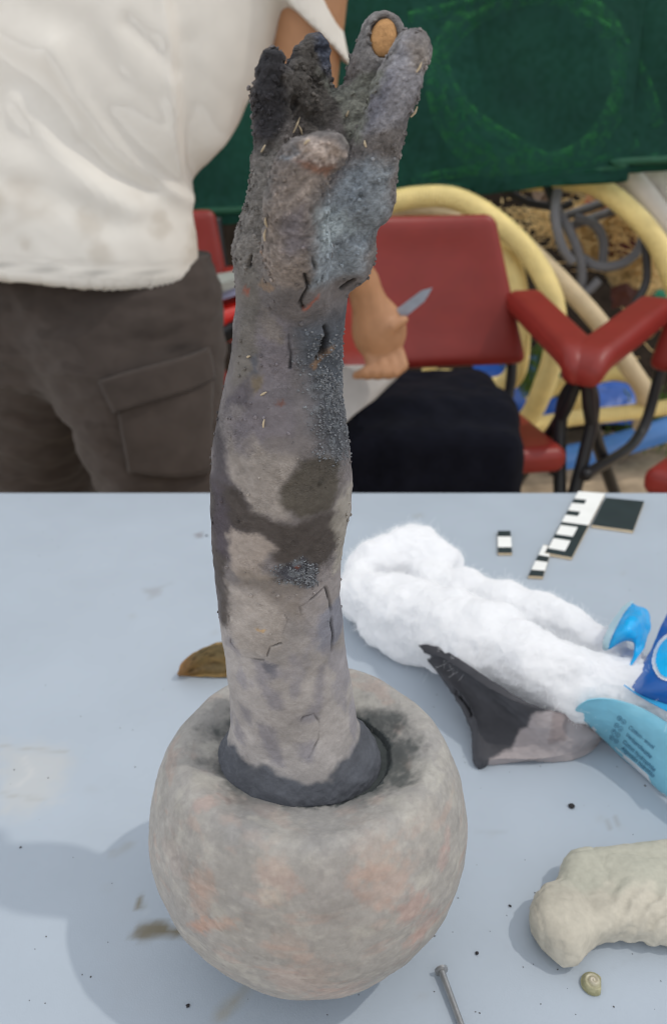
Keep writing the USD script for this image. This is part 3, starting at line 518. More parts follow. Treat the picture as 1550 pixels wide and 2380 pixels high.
put('trousers', (v, pm.faces), PANTS, pe)
def onpants(grid, off): return [[march(x, y, pants_sdf) + np.array([.2, -1, 0]) * off for x, y in r_] for r_ in grid]
fl, _, _ = sheet(onpants([[(230, 880), (248, 918), (266, 952)], [(320, 852), (336, 890), (352, 926)], [(410, 828), (424, 866), (438, 900)], [(482, 802), (490, 838), (496, 872)]], .016), 24, 10, .008, .002, 30, 2)
put('pocket_flap', fl, PANTS, pe)
pk, _, _ = sheet(onpants([[(272, 930), (286, 1010), (300, 1090)], [(350, 905), (362, 1010), (372, 1100)], [(430, 885), (438, 1000), (446, 1100)], [(488, 865), (490, 980), (488, 1080)]], .010), 24, 16, .010, .005, 25, 5)
put('cargo_pocket', pk, PANTS, pe)
for (hip, kne, ank) in LEGS:
    put('shoe', surfnet(lambda p: smax(smin(ell(p, np.array(ank) + [0, .07, -.045], (.052, .14, .05)), cap(p, ank, np.array(ank) + [0, 0, -.05], .05), .03), .012 - p[:, 2], .005), np.array(ank) + [-.12, -.15, -.1], np.array(ank) + [.12, .3, .1], .008), mat('work_shoe', (.08, .06, .045), .7, .3), pe)
kb = thing('knife', 'small steel knife held in the hand of the person, blade up', 'knife', hc)
tip = at(1005, 668, 1.60); k0 = hc + np.array([.03, -.01, .03]); kx = tip - k0; kx /= np.linalg.norm(kx); pn = np.cross(kx, [0, 1, 0]); pn /= np.linalg.norm(pn)
bl = np.array([k0 + pn * .012, k0 - pn * .012, tip - kx * .03 - pn * .011, tip, tip - kx * .02 + pn * .009]); th = np.array([0, .0012, 0])
put('blade', (np.vstack([bl - th, bl + th]), np.array([[0, 1, 2], [0, 2, 3], [0, 3, 4], [7, 6, 5], [8, 7, 5], [9, 8, 5]] + [x_ for k in range(5) for x_ in ([k, 5 + k, 5 + (k + 1) % 5], [k, 5 + (k + 1) % 5, (k + 1) % 5])])), mat('blade_steel', (.34, .4, .5), .35, .5, .1, 60, metal=.6), kb, smooth=False)
put('handle', tube([hc - kx * .05, hc, k0], .009, 10), mat('knife_handle', (.02, .04, .12), .5), kb)

# ------------------------------------------------------------------ cotton wool and its torn bag
WOOL = mat('cotton_wool', (.88, .88, .89), .95, .1, .02, 60, .0003, 200, sheen=.3, trans=.25)
cw = thing('cotton_wool', 'fluffy roll of white cotton wool spilling out of the torn blue bag', 'cotton wool', on(1100, 1500))
cl = [(955, 1285, .030, .036), (900, 1300, .030, .030), (860, 1318, .028, .026), (1010, 1315, .026, .028),
      (845, 1385, .030, .026), (890, 1405, .034, .031), (950, 1432, .036, .034), (1040, 1470, .040, .036), (1140, 1508, .044, .037), (1240, 1552, .048, .036), (1330, 1585, .044, .032), (1400, 1605, .034, .027), (1470, 1632, .028, .026), (1560, 1672, .026, .027), (1680, 1735, .026, .028),
      (1000, 1365, .024, .024), (1080, 1382, .026, .026), (1170, 1405, .028, .026), (1260, 1440, .030, .026), (1330, 1475, .030, .024), (1395, 1512, .028, .022), (1465, 1570, .030, .022), (1490, 1612, .042, .022), (1560, 1645, .046, .024), (1640, 1690, .046, .026), (1512, 1622, .046, .017), (1565, 1640, .050, .018),
      (900, 1462, .018, .020), (945, 1490, .016, .018), (985, 1512, .014, .014), (830, 1350, .026, .018)]
cps = [(on(x, y, TT + z), r_ * .96) for x, y, z, r_ in cl]
def wool(p):
    d = None
    for c_, r_ in cps:
        q_ = p - c_; e = np.sqrt(np.einsum('ij,ij->i', q_, q_)) - r_; d = e if d is None else smin(d, e, .015)
    return smax(d, TT + .001 - p[:, 2], .004)
lo = np.min([c_ - r_ for c_, r_ in cps], 0) - .012; hi = np.max([c_ + r_ for c_, r_ in cps], 0) + .012
wm = surfnet(wool, lo, hi, .0035); wm = refine(wm, wool, 1, 1); v = np.array(wm.vertices); n_ = vnorm(v, wm.faces)
v = v + n_ * (.022 * (fbm(v * 22, 3, 3) - .5) + .006 * (fbm(v * 75, 3, 9) - .5) + .0012 * (fbm(v * 200, 3, 4) - .5))[:, None]; v[:, 2] = np.maximum(v[:, 2], TT + .0006)
put('roll', (v, wm.faces), WOOL, cw)
rs = np.random.RandomState(5); n_ = vnorm(v, wm.faces); ix = rs.choice(len(v), 26000); st = []
for i in ix:
    if n_[i][2] < -.5: continue
    d_ = n_[i] * rs.uniform(.2, .8) + rs.normal(size=3) * .6; d_ /= np.linalg.norm(d_); l = rs.uniform(.002, .007) * (2 if rs.rand() < .06 else 1); a = v[i] - n_[i] * .001
    m_ = a + d_ * l * .55; st.append(np.array([a, m_, m_ + (d_ + rs.normal(size=3) * .7) * l * .4]))
for s in st: s[:, 2] = np.maximum(s[:, 2], TT + .0004)
curves('fibres', st, .00011, mat('cotton_fibre', (.9, .9, .9), .9, .1, .02, 60), cw)
put('crumb', crumb(v[np.argmin(np.linalg.norm(project(v) - [955, 1345], axis=1) + (n_[:, 1] > 0) * 50)] - [0, 0, .0006], .0022, 3), DIRT, smooth=False, label='dark crumb sticking in the fold of the cotton wool', cat='crumb')

def film(name, col, spec=.5, rough=.28):
    return mat(name, col, rough, spec, .05, 60, .0008, 90, trans=.25, coat=.2)
bg = thing('cotton_wool_bag', 'torn blue plastic bag of cotton wool with dark lettering at the right edge', 'bag', on(1500, 1700))
LB = film('cyan_film', (.27, .62, .76)); CY = film('bright_cyan_film', (.012, .46, .86)); NB = film('navy_film', (.006, .11, .42)); WS = film('white_film', (.78, .8, .84)); PALE = film('pale_film', (.5, .72, .76))
O = lambda x, y, z: on(x, y, TT + z)
front = [[O(1335, 1653, .040), O(1346, 1640, .048), O(1364, 1630, .056)], [O(1374, 1692, .022), O(1395, 1658, .044), O(1425, 1626, .060)], [O(1430, 1745, .003), O(1468, 1700, .036), O(1500, 1650, .056)], [O(1500, 1808, .003), O(1545, 1750, .036), O(1580, 1700, .056)], [O(1580, 1882, .003), O(1630, 1815, .036), O(1670, 1762, .056)], [O(1680, 1975, .003), O(1740, 1900, .036), O(1790, 1840, .056)]]
fm, fg, fn = sheet(front, 70, 30, .0008, .0018, 45, 4); put('front_panel', fm, LB, bg)
rim, _, _ = sheet([[r_[0] + [0, -.001, .0005], r_[0] * .86 + r_[1] * .14 + [0, -.0012, 0]] for r_ in front[1:]], 50, 5, .0006); put('white_edge', rim, WS, bg)
back = [[O(1465, 1585, .055), O(1500, 1530, .062), O(1530, 1470, .058), O(1552, 1425, .040)], [O(1490, 1615, .062), O(1545, 1555, .078), O(1580, 1490, .07), O(1600, 1440, .045)], [O(1560, 1640, .066), O(1620, 1580, .085), O(1660, 1520, .078), O(1680, 1470, .045)], [O(1690, 1720, .068), O(1740, 1660, .088), O(1780, 1600, .08), O(1800, 1540, .045)]]
bm_, bgd, bn = sheet(back, 50, 50, .0008, .0018, 40, 6); put('top_panel', bm_, NB, bg)
def decal(name, poly, g, nn, m_, lift):
    """print laid on a panel: a polygon of the photo's outline triangulated on the panel's own surface"""
    from shapely.geometry import Polygon
    pr = project(g.reshape(-1, 3)); f3 = LinearNDInterpolator(pr, (g + nn * lift).reshape(-1, 3)); m2 = trimesh.creation.extrude_polygon(Polygon(poly), 1.0, engine='earcut') if False else None
    xs, ys = np.array(poly)[:, 0], np.array(poly)[:, 1]; st_ = 2.0; gx_, gy2 = np.meshgrid(np.arange(xs.min(), xs.max() + st_, st_), np.arange(ys.min(), ys.max() + st_, st_), indexing='ij'); pts = np.stack([gx_, gy2], -1)
    sd = poly_sd(pts.reshape(-1, 2), poly).reshape(gx_.shape); near = np.abs(sd) < st_ * 1.5
    P3 = f3(pts.reshape(-1, 2)).reshape(*gx_.shape, 3); F = []; W = gx_.shape[1]
    ok = (sd < st_ * .3) & np.isfinite(P3).all(-1)
    for i in range(gx_.shape[0] - 1):
        for j in range(W - 1):
            q = [(i, j), (i + 1, j), (i + 1, j + 1), (i, j + 1)]
            if all(ok[a] for a in q): k = [a * W + b for a, b in q]; F += [[k[0], k[1], k[2]], [k[0], k[2], k[3]]]
    if not F: return
    F = np.array(F); u, inv = np.unique(F, return_inverse=True); put(name, (P3.reshape(-1, 3)[u], inv.reshape(-1, 3)), m_, bg)
toward = lambda g, nn: nn if ((CAM - g) * nn).sum(-1).mean() > 0 else -nn
bn = toward(bgd, bn); fn = toward(fg, fn)
ov = lambda cx, cy, rx, ry, a=0: [(cx + rx * math.cos(t) * math.cos(a) - ry * math.sin(t) * math.sin(a), cy + rx * math.cos(t) * math.sin(a) + ry * math.sin(t) * math.cos(a)) for t in np.linspace(0, 6.283, 40, endpoint=False)]
decal('white_ring', ov(1563, 1528, 44, 60, .35), bgd, bn, WS, .0012); decal('cyan_disc', ov(1566, 1530, 37, 53, .35), bgd, bn, CY, .0022)
decal('cyan_patch', full([(1540, 1644), (1543, 1638), (1585, 1556), (1612, 1556), (1600, 1590), (1585, 1620), (1560, 1645), (1550, 1650)]), bgd, bn, CY, .0012)
lowb = [[O(1450, 1592, .058), O(1462, 1600, .057)], [O(1495, 1612, .062), O(1500, 1628, .060)], [O(1560, 1622, .070), O(1560, 1660, .062)], [O(1640, 1640, .074), O(1640, 1710, .06)]]
lm_, lgd, ln = sheet(lowb, 30, 10, .0008, .001, 40, 3); put('stripe_panel', lm_, CY, bg)
ln = toward(lgd, ln); decal('white_stripe', [(1462, 1590), (1505, 1606), (1580, 1616), (1580, 1628), (1505, 1619), (1470, 1606)], lgd, ln, WS, .0012)
flp = [[O(1402, 1510, .045), O(1412, 1470, .060), O(1440, 1425, .066), O(1468, 1398, .060)], [O(1420, 1505, .062), O(1432, 1462, .078), O(1456, 1426, .078), O(1476, 1408, .068)], [O(1452, 1490, .070), O(1464, 1458, .086), O(1478, 1426, .082), O(1490, 1412, .068)], [O(1475, 1500, .066), O(1486, 1472, .074), O(1500, 1440, .070), O(1507, 1425, .058)], [O(1456, 1560, .058), O(1480, 1530, .064), O(1500, 1500, .062), O(1500, 1470, .052)]]
fm2, fgd, fnn = sheet(flp, 50, 40, .0008, .0025, 60, 9); put('torn_flap', fm2, CY, bg)
fnn = toward(fgd, fnn); decal('pale_fold', full([(1484, 1600), (1490, 1560), (1530, 1500), (1560, 1480), (1572, 1478), (1540, 1520), (1520, 1560), (1500, 1605)]), fgd, fnn, PALE, .0015)
# lettering
INK = mat('print_ink', (.01, .07, .16), .5)
pr = project(fg.reshape(-1, 3)); f3 = LinearNDInterpolator(pr, (fg + fn * .0011).reshape(-1, 3))
zoom4 = lambda x, y: np.array([(1400 + x / 4.576) / 1.06129, (1460 + y / 4.577) / 1.06129])
for txt, a, b in (('Cotton-wool', (685, 1530), (970, 1775)), ('Verbandwatte', (655, 1612), (940, 1880)), ('Coton hydrophile', (622, 1690), (985, 2030)), ('Algodón hidrófilo', (608, 1765), (972, 2095))):
    tm = meshkit.text_mesh(txt, 1.0, .02); w_ = tm.bounds[1][0]; a, b = zoom4(*a), zoom4(*b); ex = (b - a) / w_; ln_ = np.linalg.norm(ex); ey = np.array([ex[1], -ex[0]]) / ln_ * 8.6
    p2 = a + tm.vertices[:, :1] * ex + tm.vertices[:, 1:2] * ey; p3 = f3(p2); ok = np.isfinite(p3).all(1); F = tm.faces[ok[tm.faces].all(1)]
    p3 = np.nan_to_num(p3) + (tm.vertices[:, 2:] * np.array([[0, -.004, .004]])); put('lettering', (p3, F), INK, bg, smooth=False)
for (x, y, s_) in ((612, 1440, 'GB'), (580, 1518, 'D'), (548, 1588, 'F'), (530, 1655, 'E')):
    c_ = zoom4(x, y); dirn = np.array([.76, .65]); 
    for off in (-6.5, 6.5):
        cc_ = c_ + dirn * off; t_ = np.linspace(0, 6.283, 25); P2 = np.vstack([cc_ + np.stack([np.cos(t_), np.sin(t_)], 1) * 5.6, cc_ + np.stack([np.cos(t_), np.sin(t_)], 1) * 4.8]); p3 = f3(P2)
        if np.isfinite(p3).all(): put('printed_ring', (p3, np.array([x_ for k in range(24) for x_ in ([k, k + 1, 26 + k], [k, 26 + k, 25 + k])])), INK, bg, smooth=False)
        tm = meshkit.text_mesh(s_ if off < 0 else 'o', 1.0, .02); w_ = tm.bounds[1][0]; ex = dirn * (7 / max(w_, 1)); ey = np.array([dirn[1], -dirn[0]]) * 5.0; p3 = f3(cc_ - ex * w_ / 2 - ey * .5 + tm.vertices[:, :1] * ex + tm.vertices[:, 1:2] * ey)
        if np.isfinite(p3).all(): put('lettering', (p3 + tm.vertices[:, 2:] * np.array([[0, -.004, .004]]), tm.faces), INK, bg, smooth=False)

# ------------------------------------------------------------------ dark sherd under the cotton
sg = [[O(978, 1492, .044), O(1045, 1528, .050), O(1140, 1590, .052), O(1240, 1640, .048), O(1340, 1664, .026), O(1400, 1678, .016)], [O(1010, 1532, .030), O(1075, 1575, .034), O(1160, 1630, .036), O(1250, 1680, .034), O(1350, 1690, .020), O(1398, 1690, .013)],
      [O(1078, 1630, .022), O(1120, 1660, .020), O(1190, 1690, .020), O(1270, 1715, .020), O(1350, 1715, .016), O(1396, 1700, .010)], [O(1108, 1700, .012), O(1140, 1720, .010), O(1200, 1740, .009), O(1280, 1745, .009), O(1350, 1735, .007), O(1392, 1708, .005)], [O(1116, 1772, .005), O(1150, 1772, .004), O(1210, 1768, .004), O(1280, 1766, .004), O(1345, 1752, .004), O(1388, 1718, .004)]]
sm_, sgd, snn = sheet(np.transpose(np.array(sg), (1, 0, 2)), 110, 90, .006, .0012, 60, 5); v = np.array(sm_.vertices)
pp = project(v); cs = np.tile(lin((66, 66, 70)), (len(v), 1))
nz = fbm(v * 70, 4, 2) - .5; cs = cs * (1 + .7 * nz)[:, None]
pal = 1 - sstep(-6, 6, poly_sd(pp, [(1130, 1760), (1190, 1745), (1210, 1700), (1245, 1665), (1290, 1650), (1420, 1660), (1420, 1800), (1120, 1800)]) + nz * 40)
cs = cs * (1 - pal[:, None]) + lin((150, 142, 142)) * 1.1 * pal[:, None] * (1 + .3 * nz)[:, None]
sp = 1 - sstep(-5, 8, poly_sd(pp, [(1290, 1640), (1330, 1640), (1310, 1720), (1280, 1720)]) + nz * 30); cs = cs * (1 - .4 * sp[:, None]) + lin((110, 90, 86)) * .4 * sp[:, None]
n_ = vnorm(v, sm_.faces); rl = np.exp(-(line_d(pp, [(978, 1490), (1030, 1560), (1085, 1640), (1110, 1700), (1114, 1772)]) / 14) ** 2)
v = v + n_ * (.0045 * rl + .0022 * (fbm(v * 180, 3, 8) - .5))[:, None]; v[:, 2] = np.maximum(v[:, 2], TT + .0005)
put('dark_sherd', (v, sm_.faces), ROUGH, color=cs, label='charred dark clay sherd with pale lower edge under the cotton wool', cat='sherd')

# ------------------------------------------------------------------ pale lump at lower right
pl = [O(x, y, .012)[:2] for x, y in [(1230, 2125), (1242, 2092), (1262, 2072), (1288, 2062), (1298, 2040), (1302, 2012), (1320, 1992), (1350, 1984), (1400, 1984), (1440, 1980), (1500, 1972), (1560, 1966), (1640, 1975), (1700, 2010), (1720, 2080), (1690, 2150), (1620, 2190), (1550, 2192), (1480, 2180), (1420, 2178), (1395, 2185), (1372, 2205), (1345, 2232), (1312, 2236), (1285, 2218), (1250, 2185), (1234, 2155)]]
def lump(p):
    d2 = poly_sd(p[:, :2], pl) + .0105; q_ = np.stack([d2, np.abs(p[:, 2] - TT - .0125) - .0015], 1); return np.linalg.norm(np.maximum(q_, 0), axis=1) + np.minimum(q_.max(1), 0) - .0105
lo = np.r_[np.min(pl, 0) - .01, TT - .005]; hi = np.r_[np.max(pl, 0) + .01, TT + .035]
lm = refine(surfnet(lump, lo, hi, .0022), lump, 1, 1); v = np.array(lm.vertices); n_ = vnorm(v, lm.faces); pp = project(v)
hgt = .004 * np.exp(-((pp[:, 0] - 1300) ** 2 + (pp[:, 1] - 2130) ** 2) / 60 ** 2) + .003 * np.exp(-((pp[:, 0] - 1480) ** 2 + (pp[:, 1] - 2060) ** 2) / 60 ** 2) - .002 * np.exp(-((pp[:, 0] - 1370) ** 2 / 24 ** 2 + (pp[:, 1] - 2120) ** 2 / 60 ** 2))
wr = sstep(1400, 1450, pp[:, 0]) * sstep(2040, 2090, pp[:, 1]) * np.sin((pp[:, 0] * .8 + pp[:, 1] * .5) * .16 + 5 * fbm(v * 60, 3, 3)) * .0009
v = v + n_ * (hgt + wr + .0026 * (fbm(v * 60, 4, 5) - .5) - .0006 * sstep(.1, 0, np.abs(fbm(v * 45 + 3, 3, 15) - .5) * 2) + .0007 * (fbm(v * 400, 3, 6) - .5))[:, None]; v[:, 2] = np.maximum(v[:, 2], TT + .0004)
nz = fbm(v * 60, 4, 12) - .5; cs = np.tile(lin((178, 172, 158)), (len(v), 1)) * (1 + .5 * nz)[:, None]; gm = 1 - sstep(-15, 15, poly_sd(pp, [(1300, 1980), (1600, 1950), (1600, 2080), (1440, 2075), (1380, 2050), (1290, 2060)]) + nz * 90); cs = cs * (1 - .7 * gm[:, None]) + lin((164, 164, 150)) * .7 * gm[:, None]
put('pale_lump', (v, lm.faces), CLAY, color=cs, label='pale beige lump of clay at the lower right, cut by the edge', cat='clay lump')

# ------------------------------------------------------------------ photo scales
BOARD = mat('scale_board_edge', (.55, .44, .3), .7, .2, .1, 60); INKB = mat('scale_black', (.012, .02, .022), .45, .4, .2, 40); INKW = mat('scale_white', (.78, .78, .75), .5, .35, .04, 40)
z8 = lambda x, y: ((1180 + x / 3.523) / 1.06129, (1210 + y / 3.523) / 1.06129)
def zo(p, h): return on(*z8(*p), TT + h)
def scale_thing(label, outlines, h, prints):
    c_ = zo(outlines[0][0], 0); t = thing('photo_scale', label, 'scale', c_)
    for o_ in outlines: put('board', slab([zo(p, h) for p in o_], TT + .0005, TT + h), BOARD, t, smooth=False)
    for q_, m_, nm_ in prints: put(nm_, slab([zo(p, h) for p in q_], TT + h, TT + h + (.0004 if nm_.startswith('ground') else .0008 if nm_.startswith('white') else .0007)), m_, t, smooth=False)
def lerp(a, b, t): return (a[0] + (b[0] - a[0]) * t, a[1] + (b[1] - a[1]) * t)
TL, TR, BRc, BL_ = (868, 8), (1100, 26), (812, 582), (578, 540)
def cell(u0, u1, v0, v1): return [lerp(lerp(TL, TR, u), lerp(BL_, BRc, u), v_) for u, v_ in ((u0, v0), (u1, v0), (u1, v1), (u0, v1))]
prints = [(cell(0, 1, .0, .50), INKW, 'ground_white'), (cell(0, 1, .50, 1), INKB, 'ground_black')] + [(cell(0, .46, a, b), INKB, 'black_block') for a, b in ((.125, .19), (.315, .385))] + [(cell(.03, .66, a, b), INKW, 'white_block') for a, b in ((.555, .70), (.77, .93))]
SQ = [(1104, 64), (1440, 96), (1345, 350), (985, 300)]
scale_thing('angled black and white photo scale with a big black square, lying at the back right', [[TL, TR, BRc, BL_], SQ], .004, prints + [(SQ, INKB, 'black_square')])
s3 = [(566, 470), (640, 490), (560, 755), (432, 748)]; c3 = lambda a, b: [lerp(s3[0], s3[3], a), lerp(s3[1], s3[2], a), lerp(s3[1], s3[2], b), lerp(s3[0], s3[3], b)]
scale_thing('narrow striped photo scale sticking out under the end of the angled one', [s3], .003, [(c3(.02, .34), INKW, 'ground_white'), (c3(.34, .52), INKB, 'black_block'), (c3(.52, .8), INKW, 'white_block'), (c3(.8, .98), INKB, 'black_block')])
s4 = [(168, 352), (278, 352), (292, 548), (170, 548)]; c4 = lambda a, b: [lerp(s4[0], s4[3], a), lerp(s4[1], s4[2], a), lerp(s4[1], s4[2], b), lerp(s4[0], s4[3], b)]
scale_thing('tiny photo scale of two black and one white bar lying alone', [s4], .003, [(c4(.01, .27), INKB, 'black_block'), (c4(.27, .74), INKW, 'white_block'), (c4(.74, .98), INKB, 'black_block')])

# ------------------------------------------------------------------ nail, snail shell, leaf
STEEL = mat('dull_nail_steel', (.33, .33, .33), .38, .5, .2, 120, .0002, 500, metal=.75)
nl = thing('nail', 'steel nail with a flat head lying at the bottom edge', 'nail', on(1026, 2258))
h0, h1 = O(1026, 2258, .0038), O(1085, 2420, .0022); ax = (h1 - h0) / np.linalg.norm(h1 - h0); tipn = h0 + ax * .085; tipn[2] = TT + .0022
put('shank', tube([h0, h0 + ax * .02, h0 + ax * .05, h0 + ax * .075, tipn], [.0019, .0018, .0018, .0018, .0003], 14), STEEL, nl)
hd = trimesh.creation.cylinder(.0038, .0014, sections=28); hd = hd.apply_transform(trimesh.geometry.align_vectors([0, 0, 1], -ax)); hd.apply_translation(h0 - ax * .0004); put('head', hd, STEEL, nl, smooth=40)
scn = O(1376, 2292, 0); sv = trimesh.creation.icosphere(5); v = np.array(sv.vertices); a_ = np.arctan2(v[:, 1], v[:, 0]); r_ = np.hypot(v[:, 0], v[:, 1])
spi = np.cos(2 * math.pi * (r_ * 2.2 - a_ / (2 * math.pi))); v = v * [.0064, .0066, .0040]; v[:, 2] += .0004 * spi * (v[:, 2] > 0); v[:, 0] = np.minimum(v[:, 0], .0045 + .3 * v[:, 1]); v[:, 2] = np.maximum(v[:, 2], -.0012)
cs = np.tile(lin((146, 143, 108)), (len(v), 1)); cs = paint(cs, np.exp(-(r_ / .55) ** 2), lin((190, 180, 166)), .85); cs = paint(cs, np.clip(-spi, 0, 1), lin((104, 102, 66)), .4)
put('snail_shell', (v + scn + [0, 0, .0013], sv.faces), mat('shell_gloss', (.3, .3, .2), .3, .5, .2, 300, .0003, 500, tint=True), color=cs, label='small greenish snail shell on the table below the pale lump', cat='shell')
lp = [(414, 1570, .002), (440, 1548, .012), (470, 1532, .016), (510, 1528, .017), (560, 1532, .015), (600, 1545, .004)]; up = [(414, 1568, .004), (436, 1530, .026), (470, 1510, .034), (510, 1498, .036), (560, 1505, .032), (600, 1542, .006)]; bk_ = [(416, 1566, .002), (445, 1530, .010), (480, 1512, .016), (520, 1505, .018), (565, 1510, .014), (602, 1540, .003)]
b0 = [(416, 1571, .001), (442, 1572, .001), (470, 1573, .002), (510, 1574, .002), (555, 1570, .002), (600, 1549, .001)]
lf, _, _ = sheet([[O(*b0[k]), O(*lp[k]), O(*up[k]), O(*bk_[k])] for k in range(6)], 60, 40, .0008, .0016, 90, 2)
v = np.array(lf.vertices); cs = np.tile(lin((132, 108, 68)), (len(v), 1)); nz = fbm(v * 110, 4, 4); cs = paint(cs, sstep(.4, .7, nz), lin((108, 94, 62)), .6); cs = paint(cs, sstep(470, 420, project(v)[:, 0]), lin((150, 100, 50)), .6); cs = paint(cs, sstep(.6, .75, fbm(v * 200, 3, 7)), lin((70, 52, 30)), .7)
put('dry_leaf', (v, lf.faces), mat('leaf_skin', (.3, .2, .1), .55, .4, .2, 300, .0006, 400, tint=True), color=cs, label='curled brown dry leaf behind the clay ball at left', cat='leaf')

# ------------------------------------------------------------------ the clay ball that carries the arm
AX, AY = -.0135, .335; BR = .0875; BC = np.array([AX, AY, TT + BR * .97])
bb = thing('clay_ball', 'large round grey clay ball with orange smudges carrying the clay arm', 'clay ball', (AX, AY, TT))
m = trimesh.creation.icosphere(7); d = np.array(m.vertices)
HOLE = .0445
lat = np.degrees(np.arcsin(d[:, 2]))
rad = np.full(len(d), BR) * (1 + .035 * (fbm(d * 1.7 + 2, 3, 8) - .5) + .016 * (fbm(d * 5 + 1, 3, 9) - .5))
P = d * rad[:, None]; P[:, 2] = np.maximum(P[:, 2], -BR * .97)
rxy = np.linalg.norm((P[:, :2] - [.002, .001]) / [1., .86], axis=1) * (1 + .06 * (fbm(d * 3, 2, 14) - .5))
top = d[:, 2] > 0
fr = -P[:, 1] / np.maximum(np.hypot(P[:, 0], P[:, 1]), 1e-6)
dish = .8695 - BC[2] + (rxy - .0435) * np.interp(fr, [-1, 0, 1], [.66, .40, .30])
dish = np.where(rxy < .0425, .866 - BC[2], dish)
P[:, 2] = np.where(top, smin(P[:, 2], dish, .011), P[:, 2])
BV = P + BC; nrm = vnorm(BV, m.faces)
def ball_hit(px, py):
    r_ = ray(px, py); r_ = r_ / np.linalg.norm(r_); o = CAM - BC; b = r_ @ o; return (o + r_ * (-b - math.sqrt(max(b * b - o @ o + BR * BR, 0)))) / BR
bd = (BV - BC) / BR
KB = .93
col = np.tile(tone(157, 150, 143, KB), (len(bd), 1))
n1 = fbm(bd * 3.2, 5, 21); n2_ = fbm(bd * 7 + 4, 5, 22); n3_ = fbm(bd * [5, 5, 11] + 9, 4, 23); n4_ = fbm(bd * 26, 3, 24)
col = paint(col, sstep(.5, .68, n1), tone(152, 146, 141, KB), .6)
col = paint(col, sstep(.55, .75, n2_), tone(176, 168, 157, KB), .6)
col = paint(col, sstep(.58, .72, n3_), tone(178, 150, 136, KB), .35)
col = paint(col, sstep(.56, .7, fbm(bd * [14, 14, 30] + 3, 4, 27)), tone(178, 170, 160, KB), .35)
col = paint(col, sstep(.58, .72, fbm(bd * [24, 24, 10] + 8, 4, 28)), tone(138, 130, 126, KB), .3)
def spot(px, py, rx, c, amt, soft=.5, asp=1., rot=0.):
    h = ball_hit(px, py); e1 = np.cross(h, [0, 0, 1.]); e1 /= np.linalg.norm(e1); e2 = np.cross(h, e1)
    u, v = bd @ e1, bd @ e2; cr_, sr_ = math.cos(rot), math.sin(rot); u, v = u * cr_ + v * sr_, (-u * sr_ + v * cr_) * asp
    R = rx / 775 * TANW * .42 / BR
    dd = np.sqrt(u * u + v * v) / R + (n2_ - .5) * 1.9 + (n4_ - .5) * 1.5
    return paint(col, (1 - sstep(1 - soft, 1 + soft, dd)) * (bd @ h > 0), tone(*c, KB), amt * .32)
for s in [(640, 1915, 130, (118, 116, 116), .75, .5, 2.0), (600, 1830, 60, (120, 118, 118), .5), (740, 1900, 80, (128, 124, 122), .5, .6, 2),
          (760, 2070, 62, (118, 108, 106), .6, .7), (790, 2140, 50, (124, 116, 112), .5), (900, 2040, 50, (196, 150, 128), .8, .6), (870, 1985, 45, (190, 158, 138), .5),
          (640, 2045, 38, (200, 150, 128), .75, .5), (630, 2080, 26, (205, 196, 180), .8, .3), (955, 2110, 45, (200, 136, 118), .75, .5, 1.5), (985, 2160, 42, (196, 130, 112), .6),
          (505, 2150, 60, (192, 126, 92), .9, .5, 3.2, .55), (470, 2080, 30, (190, 140, 112), .7, .5, .5), (700, 2280, 60, (196, 150, 130), .5), (790, 2310, 50, (195, 150, 130), .5), (670, 2200, 40, (190, 152, 132), .5),
          (1000, 1780, 45, (196, 188, 172), .7), (985, 1900, 45, (194, 180, 166), .6), (640, 1970, 45, (200, 188, 172), .6), (470, 1800, 60, (186, 174, 162), .6), (480, 1700, 45, (140, 136, 138), .5),
          (460, 1870, 22, (200, 150, 135), .7), (1040, 1950, 26, (205, 152, 140), .6, .5, 2, 1.), (1030, 2000, 22, (205, 150, 138), .6), (400, 1980, 40, (178, 150, 138), .5), (905, 1700, 60, (140, 142, 134), .5)]:
    col = spot(*s)
dk = (1 - sstep(HOLE * 1.02, HOLE * 1.40, rxy + (n2_ - .5) * .032 + (n4_ - .5) * .014)) * top * sstep(-.040, .000, P[:, 1] + np.abs(P[:, 0]) * .55)
dk2 = (1 - sstep(HOLE * .96, HOLE * 1.06, rxy + (n4_ - .5) * .008)) * top
col = paint(col, np.maximum(dk * .85, dk2), tone(66, 69, 68, KB))
col = col * (1 + .30 * (fbm(bd * 9 + 5, 4, 81) - .5) + .14 * (fbm(bd * 60, 3, 82) - .5))[:, None]
col = col * np.array([.95, 1., 1.035])
BV = BV + nrm * (.0022 * (fbm(bd * 5, 3, 83) - .5) + .0003 * (fbm(bd * 40, 3, 84) - .5) + .0016 * dk2 * (fbm(bd * 22, 3, 85) - .5))[:, None]
put('ball', (BV, m.faces), CLAY, bb, color=col)

# ------------------------------------------------------------------ the clay arm and hand, measured from its outline
YA = AY
prof = [(1772, 506, 884), (1762, 504, 886), (1738, 512, 878), (1712, 530, 848), (1690, 537, 832), (1600, 534, 818), (1520, 523, 804), (1450, 512, 797), (1380, 505, 790), (1300, 497, 792), (1250, 493, 800), (1180, 490, 817), (1130, 489, 820), (1060, 492, 815), (1000, 500, 806),
        (940, 512, 797), (880, 525, 794), (820, 537, 795), (760, 543, 800), (720, 546, 804), (690, 549, 806), (660, 549, 818), (640, 547, 832), (615, 542, 850), (590, 539, 862), (560, 542, 871), (520, 551, 884), (480, 566, 896), (430, 584, 910), (380, 597, 922), (330, 606, 938)]
pz, pc, pa = [], [], []
for (y, l, r_) in prof:
    a, b = at(l, y, YA), at(r_, y, YA); pz.append(a[2]); pc.append((a[0] + b[0]) / 2); pa.append((b[0] - a[0]) / 2)
o = np.argsort(pz); pz, pc, pa = np.array(pz)[o], np.array(pc)[o], np.array(pa)[o]
zs = np.linspace(pz[0], pz[-1], 300)
from scipy.ndimage import gaussian_filter1d
